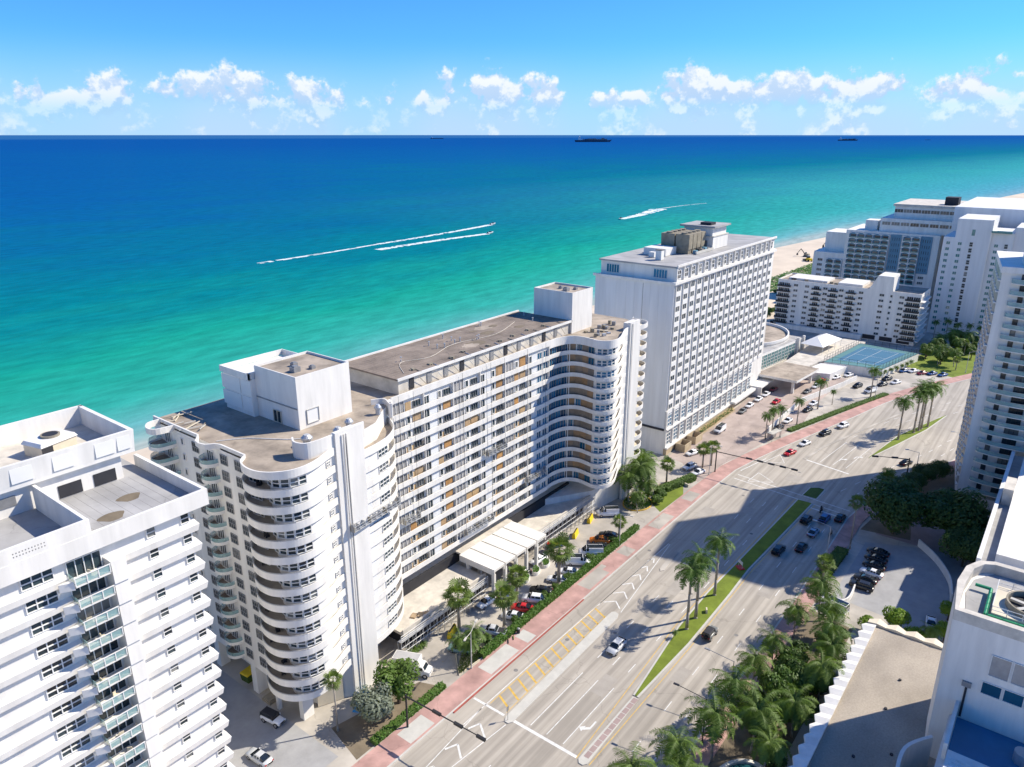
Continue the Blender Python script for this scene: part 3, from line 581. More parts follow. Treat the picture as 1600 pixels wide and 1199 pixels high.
def canopy():
    T = thing('entrance_canopy', 'white entrance canopy of five flat bays in front of the long apartment block', 'canopy')
    for i in range(5):
        x = 111.6 + i * 4.1; me = MB(); me.box(x, x + 3.7, 91.2, 101.6, 7.1, 7.7); me.box(x, x + .3, 91.2, 101.6, 6.2, 7.1); me.box(x + 3.4, x + 3.7, 91.2, 101.6, 6.2, 7.1); me.build('canopy_bay', 'white', T)
        MB().box(x + .2, x + .8, 91.4, 92.2, 0, 6.2).build('column', 'white', T); MB().box(x + .2, x + .8, 99, 99.8, 0, 6.2).build('column', 'white', T)
    MB().box(112, 131.6, 101.6, 103.2, 7.6, 8).build('canopy_link', 'plaster', T)
canopy()
for i in range(5):
    me = MB(); e = [(1.7 * cos(a) , 1.0 * sin(a)) for a in [2 * pi * k / 18 for k in range(18)]]; me.ribbon(e, 0, .8, .18, closed=True)
    o = me.build('planter', 'white', loc=(114.2 + i * 4.1, 90.4, 0), rz=.5, label='oval white planter with green shrubs, number %s along the entrance canopy' % ['one', 'two', 'three', 'four', 'five'][i] if 0 else ['oval white planter nearest the scaffold ramp, under the canopy', 'oval white planter, second from the near end of the canopy', 'oval white planter at the middle of the entrance canopy', 'oval white planter, second from the far end of the canopy', 'oval white planter at the far end of the canopy by the blue car'][i], cat='planter', group='oval planters along the canopy')
    m2 = MB()
    for k in range(160):
        a = random.uniform(0, 6.3); r = random.random() ** .5; x, y, z = 1.5 * r * cos(a), .8 * r * sin(a), random.uniform(.6, 1.1); s = .16; m2.add([(x - s, y, z), (x, y - s, z + .1), (x + s, y, z), (x, y + s, z + .1)], [(0, 1, 2, 3)])
    m2.build('shrub', 'hedge_leaf', o)
# construction gear hanging on and standing by the block
def stage(x, y, z, l, rz, label):
    T = thing('suspended_platform', label, 'platform', (x, y, z), rz, 'hanging work platforms')
    MB().box(0, l, -.45, .45, 0, .08).build('deck', 'galv', T)
    for yy in (-.45, .45):
        for zz in (.5, 1.05): MB().tube((0, yy, zz), (l, yy, zz), .05, n=4).build('rail', 'galv', T)
    for i in range(int(l / 1.4) + 1): MB().box(i * 1.4 - .04, i * 1.4 + .04, -.47, .47, .08, 1.1).build('frame', 'rust_metal' if i % 3 == 0 else 'galv', T)
    for xx in (.2, l - .2): MB().box(xx - .25, xx + .25, -.3, .3, .1, 1.5).build('hoist', 'grey_metal', T); MB().tube((xx, 0, 1.5), (xx, .2, max(2, 51.5 - z)), .03, n=4).build('cable', 'black_metal', T)
stage(73.6, 91.9, 34.3, 12.5, .1, 'long grey work platform slung across the ribbed pier of the near tower')
stage(121.5, 101.1, 29.3, 7, 0, 'grey work platform hanging at mid height on the long balcony facade')
stage(113.5, 101.1, 12.2, 10, 0, 'work platform hanging low on the facade above the entrance canopy')
stage(137, 101.1, 16.6, 8, 0, 'work platform hanging low beside the blue glazed wave of balconies')
stage(94.5, 101.1, 23.3, 4.5, 0, 'short work platform beside the rounded balcony ends')
def ramp(x0, x1, y, h, label):
    T = thing('scaffold_walkway', label, 'scaffold', group='scaffold walkways')
    MB().box(x0, x1, y - 1, y, h, h + .12).build('deck', 'galv', T)
    n = int((x1 - x0) / 2)
    for i in range(n + 1):
        x = lerp(x0, x1, i / n); MB().tube((x, y - 1, 0), (x, y - 1, h + 1.6), .06, n=5).build('post', 'galv', T); MB().tube((x, y, 0), (x, y, h), .06, n=5).build('post', 'galv', T)
        if i < n: MB().tube((x, y - 1, .1), (lerp(x0, x1, (i + 1) / n), y - 1, h), .045, n=4).build('brace', 'galv', T)
    for z in (h + .55, h + 1.05, h + 1.55, h - 1.2, h * .45): MB().tube((x0, y - 1, z), (x1, y - 1, z), .07, n=5).build('rail', 'paint', T)
ramp(84, 111, 93.6, 4.4, 'pale tube scaffold walkway along the near terrace roof'); ramp(132, 160, 95.6, 4.6, 'pale tube scaffold walkway along the far terrace roof')
for i, (x, y, rz, lb) in enumerate(((96.6, 90.6, .35, 'yellow barrier box at the foot of the near scaffold, by the lone palm'), (83.8, 91.6, .35, 'yellow barrier box beside the rounded balcony tower'), (146.6, 92.2, .3, 'yellow barrier box under the far scaffold ramp, nearer one'), (155.8, 93.4, .3, 'yellow barrier box beside the white van at the far tower'))):
    T = thing('barrier', lb, 'barrier', (x, y, 0), rz, 'yellow barriers'); MB().frust(-1.7, 1.7, -.5, .5, 0, -1.6, 1.6, -.3, .3, 1.5).build('body', 'yellow', T); MB().box(-1.5, 1.5, -.1, .1, 1.5, 1.7).build('rim', 'dark', T)
for i in range(3): MB().box(-.9, .9, -.6, .6, 0, .12).box(-.8, .8, -.5, .5, .12, .24).build('lumber_stack', 'board', loc=(91.5 + i * 1.1, 96.6 - i * .9, 4.8), rz=.4 + i * .2, label=['far plywood stack on the near terrace roof', 'middle plywood stack on the near terrace roof', 'plywood stack on the near terrace roof closest to the scaffold'][i], cat='lumber', group='plywood stacks')

# ------------------------------------------------------------ white banded building at the left edge
def left_building():
    T = thing('apartment_building', 'white apartment block with stepped horizontal bands at the left edge', 'building')
    X1 = 44.4
    MB().box(-45, X1 - .6, 88.4, 124, 0, 52.6).build('wall', 'white', T)
    lv = [50.3 - 3 * k for k in range(17)]
    band = MB(); band.frust(-45, 28, 87.8, 88.95, -.8, -45, 28, 87.7, 88.95, .05); band.frust(-45, 28, 87.7, 88.95, .051, -45, 28, 88.8, 88.95, .45); bm = band.mesh('band', 'white')
    band2 = MB(); band2.frust(34, X1, 87.8, 89, -.9, 34, X1 + .2, 87.65, 89, .05); band2.frust(34, X1 + .2, 87.65, 89, .051, 34, X1, 88.75, 89, .55); band2.box(X1 - .7, X1, 89, 91.5, -1, .5); bm2 = band2.mesh('band', 'white')
    w3 = win_mesh('window', 3.4, 1.5, 3, 2, 'glass', fr=.12); w1 = win_mesh('window', 1.15, 1.35, 1, 2, 'glass'); wd = win_mesh('glazed_front', 3.9, 2.3, 4, 1, 'glass')
    bs = MB().box(28.1, 32.1, 86.3, 89, -.2, 0).mesh('balcony', 'white'); rl = MB(); rl.box(28.1, 32.1, 86.3, 86.36, .1, 1.05); rl.box(28.1, 28.16, 86.36, 88.8, .1, 1.05); gg = rl.mesh('glass_guard', 'rail_glass')
    rf = MB()
    for x in (28.1, 29.43, 30.76, 32.1): rf.box(x - .05, x + .05, 86.24, 86.3, 0, 1.15)
    rf.box(28, 32.2, 86.22, 86.34, 1.06, 1.16); rm = rf.mesh('railing', 'white_clean')
    br = MB().add([(26.6, 87.1, -.3), (28, 86.3, -.3), (28, 86.4, .7), (26.6, 87.2, .7), (26.6, 87.3, -.3), (28, 87.3, -.3), (28, 87.3, .7), (26.6, 87.3, .7)], [(0, 1, 2, 3), (3, 2, 6, 7), (0, 4, 5, 1), (1, 5, 6, 2), (0, 3, 7, 4)]).mesh('bracket', 'white')
    fin = MB().frust(32.3, 34.1, 86.2, 89, -2.4, 32.3, 34.1, 86.4, 89, .6).mesh('pier_box', 'white')
    fur = MB().box(-.3, .3, -.3, .3, 0, .4).box(-.3, .3, .2, .3, .4, .9).mesh('patio_chair', 'cream')
    for i, z in enumerate(lv):
        put('band', bm, T, (0, 0, z)); put('band', bm2, T, (0, 0, z))
        for x in (25, 15.5, 6, -4): put('window', w3, T, (x, 88.37, z + 1.25))
        for x, o in ((38.4, 0), (43, .0)): put('small_window', w1, T, (x, 88.37, z + 1.3))
        b = put('balcony', bs, T, (0, 0, z - .6)); put('glass_guard', gg, b); put('railing', rm, b); put('bracket', br, T, (0, 0, z - .7)); put('pier_box', fin, T, (0, 0, z)); put('glazed_front', wd, T, (30.1, 88.37, z + .65))
        if i % 3 != 1: put('patio_chair', fur, T, (29 + random.random() * 2, 87.4, z - .6), random.uniform(0, 3))
        put('alley_window', w1, T, (X1 - .63, 97, z + 1.2), pi / 2)
    me = MB(); me.box(-45, 46.2, 87.4, 87.9, 52.7, 55); me.box(45.7, 46.2, 87.9, 106.4, 52.7, 55); me.box(-45, 45.7, 87.9, 90, 52.6, 53.2); me.box(43, 45.7, 90, 106.4, 52.6, 53.2); me.build('fascia', 'white', T)
    MB().box(-45, 45.65, 87.95, 124, 52.65, 53.3).build('roof', 'roof_grey', T)
    for i in range(9): MB().box(33 + i * 1.25, 33.03 + i * 1.25, 89.5, 103, 53.3, 53.308).build('roof_seam', 'asphalt', T)
    for x, y, r in ((36, 93, 1.6), (40, 96.6, 1.5)): MB().prism([(x + r * cos(a) * (1 + .2 * sin(3 * a)), y + r * .8 * sin(a)) for a in [k * pi / 9 for k in range(18)]], 53.3, 53.309).build('roof_stain', 'soil', T)
    MB().box(30.9, 31.3, 87.9, 103, 53.3, 56.8).build('parapet', 'white', T); MB().box(-45, 31.3, 87.45, 87.88, 55, 56.85).build('fascia', 'white', T)
    me = MB()
    for k in range(3):
        for i in range(11):
            for j in range(2): me.box(13 + k * 5 + i * .32, 13.12 + k * 5 + i * .32, 87.44, 87.45, 55.6 + j * .4, 55.75 + j * .4)
    me.build('vent_holes', 'asphalt', T)['kind'] = 'stuff'
    # plant house open at the top
    MB().box(-45, 42.6, 103.4, 118, 53.3, 57.2).build('plant_base', 'white', T)
    for x in (34, 38.6): MB().box(x, x + 3, 103.3, 103.4, 53.4, 55.2).build('base_opening', 'dark', T)
    MB().box(27, 29, 103.3, 103.4, 54.6, 56).build('louvre', 'grey_metal', T)
    me = MB(); me.box(-45, 44.4, 102.6, 118.6, 57, 57.4); me.frust(-45, 44.4, 102.6, 103.1, 57.4, -45, 44.6, 102.4, 102.9, 60.4); me.box(44, 44.6, 103, 118.6, 57.4, 60.4); me.box(-45, 44.6, 118.2, 118.8, 57.4, 60.4); me.box(26, 26.5, 103, 118.2, 57.4, 60.2); me.build('plant_screen', 'white', T)
    pn = MB().box(-1.3, 1.3, -.08, 0, -1, 1).mesh('screen_panel', 'white_clean')
    for x in (30, 35, 40.4, 43): put('screen_panel', pn, T, (x, 102.5, 58.8), 0, (.7 if x == 43 else 1, 1, 1))
    MB().box(26.6, 43.9, 103.2, 118.1, 57.4, 57.46).build('plant_floor', 'plaster', T)
left_building()
T = thing('rooftop_cooler', 'large white rooftop air conditioner with round fan in the open plant house', 'air conditioner', (36.8, 111, 57.47), .25)
MB().box(-2.6, 2.6, -1.9, 1.9, 0, 1.7).build('casing', 'cream', T); MB().frust(-2.8, 2.8, -2.1, 2.1, 1.7, -2.5, 2.5, -1.8, 1.8, 2.2).build('cover', 'white', T); MB().cyl(.2, 0, 2.2, 2.5, 1.25, 20).build('fan_ring', 'rust_metal', T); MB().cyl(.2, 0, 2.5, 2.52, 1, 20).build('fan_grille', 'dark', T); MB().box(-2.62, -1, -1.95, -1.9, .2, 1.5).build('louvre', 'dark', T)

# ------------------------------------------------------------ hotel slab
def hotel():
    T = thing('hotel', 'tall white hotel slab with a grid of small square windows', 'hotel')
    MB().box(208, 296, 98, 126, 0, 57).build('wall', 'white', T)
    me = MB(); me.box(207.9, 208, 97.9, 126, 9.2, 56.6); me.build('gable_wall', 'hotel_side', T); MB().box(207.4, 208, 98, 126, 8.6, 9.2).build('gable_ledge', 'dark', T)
    for y in (100, 103, 106, 108.5, 111.5, 114.5, 118, 122): MB().box(207.84, 207.9, y, y + .09, 10, 56).build('gable_joint', 'hotel_side' if y != 108.5 else 'asphalt', T)
    me = MB(); me.box(207.2, 296.6, 97.2, 98, 56.5, 57.3); me.box(207.2, 208, 98, 126.6, 56.5, 57.3); me.box(296, 297.4, 98, 127.4, 56.4, 57.4); me.build('cornice', 'white', T)
    MB().box(209.5, 295.5, 98.2, 125, 57, 61.4).build('attic_wall', 'white', T)
    me = MB(); me.box(209, 296, 97.6, 125.6, 61.4, 61.9, 0); me.build('attic_roof', 'roof_grey', T); MB().box(208.9, 296.1, 97.5, 97.9, 61.7, 62.4).build('roof_kerb', 'white', T)
    cell = win_mesh('window', 2.8, 1.85, 2, 1, 'glass_hotel', 'white_clean', .12, .08); tall = win_mesh('tall_window', 3.9, 5.2, 3, 4, 'glass_blue', 'white_clean', .16, .2); at = win_mesh('attic_window', 2.6, 2.6, 2, 2, 'glass', fr=.14)
    sp = MB().box(-1.9, 1.7, -.3, 0, -.75, .55).mesh('spandrel_panel', 'white_clean'); fn = MB().box(-.14, .14, -.4, 0, 0, 40.6).mesh('fin', 'white')
    for c in range(17):
        x = 210.3 + 5.07 * c
        for r in range(13):
            z = 55 - 3.22 * r; put('window', cell, T, (x + .7, 97.93, z)); put('spandrel_panel', sp, T, (x + .4, 98, z - 1.66))
        put('fin', fn, T, (x - 1.3, 98, 15.4))
        if c < 15: put('tall_window', tall, T, (x + .1, 97.9, 12.1)); put('tall_window', tall, T, (x + .1, 97.9, 5.7)); MB().box(x - 2.4, x - 1.95, 97.3, 98, 2.6, 15.2).build('mullion_pier', 'white', T)
        put('attic_window', at, T, (x + .6, 98.15, 59.3)); MB().box(x - 1.7, x - 1.2, 97.6, 98.2, 57.4, 61.4).build('attic_pier', 'white', T)
    MB().box(208, 284, 97.0, 98, 8.55, 9.05).box(208, 284, 96.6, 98, 2.2, 2.7).build('ledge', 'white', T); MB().box(208.2, 284, 96.9, 98, 0, 2.2).build('plinth', 'tan_wall', T)
    gw = win_mesh('gable_window', 4.6, 2.6, 5, 1, 'glass_blue')
    put('gable_window', gw, T, (209.4, 103.6, 59.2), FX); put('gable_window', gw, T, (209.4, 120.5, 59.2), FX)
    # roof plant
    me = MB(); me.box(249, 262, 104, 116, 62, 66.5); me.build('lift_house', 'white', T); MB().box(248.4, 262.6, 103.4, 116.6, 69.4, 70).build('lift_house_roof', 'roof_grey', T); MB().box(249.6, 261.4, 104.6, 115.4, 66.5, 69.4).build('lift_house_upper', 'white', T); MB().box(248.8, 262.2, 103.8, 116.2, 66.3, 66.6).build('ledge', 'kerb', T)
    MB().box(251, 255, 106, 110, 70, 70.9).build('roof_hatch', 'dark', T); MB().box(248.3, 249, 106, 110, 62, 65).build('plant_unit', 'asphalt', T)
    for i in range(4):
        for j in range(2): MB().frust(-1.35, 1.35, -2.4, 2.4, 1.4, -1.5, 1.5, -2.5, 2.5, 6.4).box(-1.2, 1.2, -2.2, 2.2, 0, 1.4).cyl(0, 0, 6.4, 6.9, 1.1, 12).build('cooling_cell', 'rust_metal', T, loc=(235.5 + i * 3.3, 108.5 + j * 5.4, 62))
    for i in range(5): MB().box(236 + i * 2.4, 237.6 + i * 2.4, 104.2, 105.4, 62, 63.1 + .3 * (i % 2)).build('plant_unit', random.choice(['grey_metal', 'blue_panel', 'dark']), T)
    MB().box(225, 233, 110, 118, 62, 64.4).build('plant_house', 'white', T); MB().box(217, 219, 107.5, 109.5, 62, 65).build('stair_vent', 'white', T); MB().box(216.9, 219.1, 107.4, 109.6, 65, 65.3).build('vent_cap', 'asphalt', T); MB().box(221, 223, 112, 114, 62, 63.6).build('plant_house', 'white', T)
    MB().box(235, 249, 103.5, 104, 62, 62.8).build('roof_kerb', 'kerb', T)
hotel()
for i, (x, w) in enumerate(((214, 5), (222.5, 5.5))):
    T = thing('service_enclosure', ['small tan walled enclosure with plants at the hotel foot, nearest its corner', 'larger tan walled enclosure at the hotel foot beside the white van'][i], 'enclosure', (x, 93, 0), 0, 'tan enclosures')
    MB().ribbon([(0, 0), (w, 0), (w, 3.4), (0, 3.4)], 0, 2.6, .25, closed=True).build('wall', 'tan_wall', T)
T = thing('flower_bed', 'long yellowish flower bed along the hotel wall above the drive', 'flower bed')
me = MB(); me.box(232, 262, 94.9, 96.2, 0, .7); me.build('trough', 'tan_wall', T); m2 = MB()
for k in range(900):
    x, y, z = random.uniform(232, 262), random.uniform(94.8, 96.3), random.uniform(.7, 1.7); s = .25; m2.add([(x - s, y, z), (x, y - s, z + .15), (x + s, y, z), (x, y + s, z + .1)], [(0, 1, 2, 3)], 0 if random.random() < .35 else 1)
m2.build('flowers', ['ochre', 'leaf'], T)
def lobby():
    T = thing('ballroom', 'low white hotel ballroom with round drum roof and tall glazed wall', 'building')
    c = (344, 122); dr = [(c[0] + 24 * cos(a), c[1] + 18 * sin(a)) for a in [2 * pi * k / 48 for k in range(48)]]
    MB().prism(dr, 0, 9, 0, 1).build('drum', ['white', 'roof_tan'], T); MB().ribbon(dr, 8.4, 10.2, .6, closed=True).build('drum_rim', 'white', T)
    MB().prism([(296, 108), (352, 101), (358, 100), (358, 118), (300, 124)], 0, 8, 0, 1).build('hall', ['white', 'roof_grey'], T)
    w = win_mesh('tall_window', 3, 6, 2, 4, 'glass_teal'); a = atan2(-7, 56)
    for i in range(15): put('tall_window', w, T, (300 + i * 3.45, 107.4 - i * 3.45 * .125, 4), a)
    MB().box(351.5, 352.3, 99.8, 101.2, 0, 9).box(357.2, 358.2, 99.2, 100.2, 0, 9).build('pier', 'white', T)
    MB().box(284, 300, 93, 97.8, 3.4, 4).box(284, 284.6, 93, 97.8, 0, 3.4).box(262, 300, 95, 97, 2.6, 3.4).build('drive_wall', 'white', T)
    MB().prism([(294, 99.5), (318, 95), (317, 80.5), (294, 82.5)], 5.2, 6.2, 0, 1).build('canopy_roof', ['white', 'roof_tan'], T)
    for x, y in ((296, 84), (314, 82.4), (314, 93), (296, 97)): MB().box(x, x + 1, y, y + 1, 0, 5.2).build('column', 'white', T)
lobby()
T = thing('pool_deck', 'pale raised pool deck between the ballroom and the tennis court', 'deck')
MB().prism([(322, 98), (358, 98), (384, 96), (386, 78), (352, 76), (336, 86), (322, 88)], 0, 3.6).build('platform', 'plaster', T); MB().prism([(318, 88), (336, 85), (340, 74), (322, 77)], 0, 3.2).build('side_platform', 'white', T)
T = thing('tennis_court', 'blue and green tennis court with dark wire fence on a raised deck', 'tennis court')
q = [(337, 84), (380, 79), (377.5, 53), (340.5, 60.5)]
MB().prism(q, 0, 3.7).build('base', 'white', T); MB().prism(q, 3.7, 3.72).build('surround', 'green_court', T)
MB().prism([(344, 80.4), (375, 76.6), (373.4, 57.4), (346, 62.6)], 3.724, 3.73).build('playing_surface', 'blue_court', T)
for a, c in (((346, 78), (373, 74.8)), ((346, 65.6), (372, 60.6)), ((346, 78), (346, 65.6)), ((373, 74.8), (372, 60.6)), ((359, 76.4), (359, 63)), ((346, 72), (372.6, 67.8))):
    dx, dy = c[0] - a[0], c[1] - a[1]; l = hypot(dx, dy); MB().box(0, l, -.06, .06, 3.734, 3.738).build('court_line', 'paint', T, loc=(a[0], a[1], 0), rz=atan2(dy, dx))
for a, c in zip(q, q[1:] + q[:1]):
    l = hypot(c[0] - a[0], c[1] - a[1]); n = int(l / 3); rz = atan2(c[1] - a[1], c[0] - a[0])
    for i in range(n): MB().cyl(0, 0, 3.7, 6.4, .06, 6).build('fence_post', 'black_metal', T, loc=(lerp(a[0], c[0], i / n), lerp(a[1], c[1], i / n), 0))
    for z in (3.8, 5, 6.35): MB().box(0, l, -.04, .04, z, z + .07).build('fence_rail', 'black_metal', T, loc=(a[0], a[1], 0), rz=rz)
T = thing('marquee', 'white peaked marquee tent beside the tennis court', 'tent', (359.5, 92, 3.6), -.12)
MB().add([(-11, -5.5, 3.6), (11, -5.5, 3.6), (11, 5.5, 3.6), (-11, 5.5, 3.6), (-5, 0, 6.4), (5, 0, 6.4)], [(0, 1, 5, 4), (1, 2, 5), (2, 3, 4, 5), (3, 0, 4), (3, 2, 1, 0)]).build('roof', 'white_clean', T)
for x in (-10.6, -3.5, 3.5, 10.6):
    for y in (-5.2, 5.2): MB().cyl(x, y, 0, 3.6, .1, 6).build('pole', 'paint', T)
# ------------------------------------------------------------ apartment house behind the tennis court (looks towards the camera)
def low_apartments():
    T = thing('apartment_house', 'white eight storey apartment house with black railed balconies behind the tennis court', 'building')
    MB().box(405, 428, 60, 130, 0, 25.4).build('wall', 'white', T); MB().box(405.4, 427.6, 60.4, 129.6, 25.4, 25.5).build('roof', 'roof_tan', T)
    MB().ribbon([(405, 130), (405, 60), (428, 60), (428, 130)], 25.4, 26.1, .35, closed=True).build('parapet', 'white', T)
    MB().frust(404.9, 418, 73, 84.5, 25.4, 404.9, 418, 73.4, 80.6, 33.2).build('stair_tower', 'white', T); MB().box(408, 424, 88, 100, 25.5, 27).build('roof_house', 'white', T); MB().box(410, 424, 106, 126, 25.5, 26.6).build('roof_house', 'white', T)
    for i in range(22): MB().box(-.8, .8, -.6, .6, 0, 1).build('roof_unit', random.choice(['grey_metal', 'rust_metal', 'dark']), T, loc=(random.uniform(407, 425), random.uniform(86, 124), 25.5), rz=random.random() * 3)
    w = win_mesh('window', 2.2, 1.3, 2, 1, 'glass'); ws = win_mesh('window', 1.1, 1.3, 1, 1, 'glass'); dr = win_mesh('balcony_door', 2.8, 2.1, 3, 1, 'glass')
    bal = MB().box(-1.4, 0, -2.3, 2.3, -.2, 0).box(-1.42, -1.36, -2.3, 2.3, 0, .15).mesh('balcony', 'white'); rl = MB().ribbon([(0, 2.3), (-1.4, 2.3), (-1.4, -2.3), (0, -2.3)], .12, 1.0, .06).mesh('railing', 'black_metal')
    blong = MB().box(-1.6, 0, -3.4, 3.4, -.25, 0).mesh('balcony', 'white'); rl2 = MB().ribbon([(0, 3.4), (-1.6, 3.4), (-1.6, -3.4), (0, -3.4)], .1, 1.0, .06).mesh('railing', 'black_metal')
    for k in range(8):
        z = 23.6 - 2.85 * k
        for y in (120.4, 114.6, 105.2, 97.2, 87.6, 77.8, 68.6): put('window', w, T, (404.95, y, z), FX)
        put('window', ws, T, (404.95, 73.4, z), FX)
        for y in (109.6, 101.2, 92.4): b = put('balcony', bal, T, (405, y, z - 1.3)); put('railing', rl, b); put('balcony_door', dr, T, (404.95, y, z - .2), FX)
        for y in (63.4, 126.5): b = put('balcony', blong, T, (405, y, z - 1.3)); put('railing', rl2, b); put('balcony_door', dr, T, (404.95, y + 1.5, z - .2), FX); put('balcony_door', dr, T, (404.95, y - 1.5, z - .2), FX)
        put('side_window', dr, T, (409, 59.95, z), 0); put('side_window', dr, T, (415, 59.95, z), 0); put('side_window', w, T, (422, 59.95, z), 0)
        MB().box(405, 424, 58.4, 60, z - 1.6, z - 1.3).build('side_slab', 'white', T)
    for y in range(62, 128, 8): MB().box(404.9, 405, y, y + 6, .4, 2.6).build('ground_opening', 'dark', T)
    MB().box(402, 405, 84, 128, 0, 2.4).build('terrace', 'white', T)
low_apartments()
# ------------------------------------------------------------ resort of blue balconies behind it
def resort():
    T = thing('resort_tower', 'stepped blue and white resort block with a grid of arched balconies near the beach', 'building')
    MB().box(500, 540, 70, 122, 0, 44).build('wall', 'white', T); MB().box(500, 530, 122, 140, 0, 29).build('wing', 'white', T); MB().box(508, 530, 122, 136, 29, 41).build('wing', 'white', T)
    MB().box(503, 560, 60, 104, 44, 52).build('upper_tier', 'white', T); MB().box(508, 556, 62, 98, 52, 59).build('upper_tier', 'white', T); MB().box(507, 557, 61, 99, 59, 60.4).build('tier_roof', 'plaster', T)
    MB().box(506, 516, 106, 113, 44, 50).build('roof_house', 'white', T); MB().cyl(510, 104, 44, 47, 1.6).cyl(510, 100, 44, 46.6, 1.4).build('roof_tank', 'white', T); MB().box(515, 524, 66, 73, 60.4, 65).build('plant_unit', 'dark', T)
    cell = MB(); cell.box(-.3, 0, -2.35, 2.35, -1.6, 1.6, 0); cell.box(-1.5, -.3, -2.35, -2.15, -1.6, 1.6, 1); cell.box(-1.5, -.3, 2.15, 2.35, -1.6, 1.6, 1); cell.box(-1.5, -.3, -2.15, 2.15, -1.6, -1.4, 1); cell.box(-1.56, -1.5, -2.15, 2.15, -1.4, -.5, 2)
    for s in (-1, 1): cell.add([(-1.5, s * 2.15, 1.6), (-1.5, s * 2.15, .9), (-1.5, s * .9, 1.5), (-1.5, 0, 1.6)], [(0, 1, 2, 3)], 1)
    cell.box(-.34, -.3, -1.6, 1.4, -1.4, .6, 3); cm = cell.mesh('balcony_bay', ['blue_panel', 'white_clean', 'glass_teal', 'glass'])
    w = win_mesh('window', 3, 1.6, 3, 1, 'glass'); ribbonw = win_mesh('window', 4.6, 2, 3, 1, 'glass')
    for r in range(13):
        z = 41 - 3.2 * r
        for c, y in enumerate((117.6, 113, 108.4, 103.8, 99.2, 87, 82.2)): put('balcony_bay', cm, T, (499.98, y, z))
        if r > 6:
            for y in (93.2, 76.6): put('window', w, T, (499.95, y, z), FX)
        if z < 28: 
            for y in (124.5, 129.4): put('balcony_bay', cm, T, (499.98, y, z - 1.2))
            put('window', w, T, (499.95, 135.6, z - 1), FX)
    for y in (93.2, 76.6):
        MB().box(499.6, 500, y - 3, y + 3, 21, 43).build('blue_panel', 'blue_panel', T)
        for r in range(6):
            for s in (-1.8, -.6, .6, 1.8): MB().box(499.54, 499.6, y + s - .15, y + s + .15, 22.4 + r * 3.4, 24.2 + r * 3.4).build('slot', 'dark', T)
    for i in range(8): put('ribbon_window', ribbonw, T, (502.95, 100.6 - i * 5.2, 49), FX); put('ribbon_window', ribbonw, T, (507.95, 95.6 - i * 4.9, 56.4), FX)
resort()
def white_slab():
    T = thing('resort_tower', 'plain white resort tower with green tinted windows and a dark central window strip', 'building')
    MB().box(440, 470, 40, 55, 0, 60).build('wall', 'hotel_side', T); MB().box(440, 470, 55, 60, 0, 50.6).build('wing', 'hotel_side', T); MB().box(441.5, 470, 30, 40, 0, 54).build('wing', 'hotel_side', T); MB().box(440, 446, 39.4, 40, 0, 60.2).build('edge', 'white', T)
    MB().box(475, 560, 20, 62, 0, 63).build('rear_block', 'hotel_side', T); MB().box(443, 480, 14, 30, 0, 57).build('wing', 'hotel_side', T)
    w = win_mesh('window', 1.7, 1.5, 2, 1, 'glass_teal'); wd = win_mesh('window', 1.5, 2.2, 1, 2, 'glass')
    for r in range(16):
        z = 47.6 - 3 * r
        put('window', w, T, (439.95, 57.6, z), FX); put('window', w, T, (439.95, 52.4, z), FX); put('dark_window', wd, T, (439.95, 47.4, z), FX); put('window', w, T, (441.45, 36.8, z), FX); put('dark_window', wd, T, (441.45, 32.6, z), FX)
    MB().box(439.9, 440, 46.6, 48, 52, 55).build('window', 'glass_teal', T); MB().box(474.9, 475, 50, 54, 55, 56.4).box(474.9, 475, 44, 48, 55, 56.4).build('louvre', 'grey_metal', T)
    MB().box(439, 442, 31, 39.6, 54, 55).build('terrace_rail', 'glass_teal', T)
white_slab()
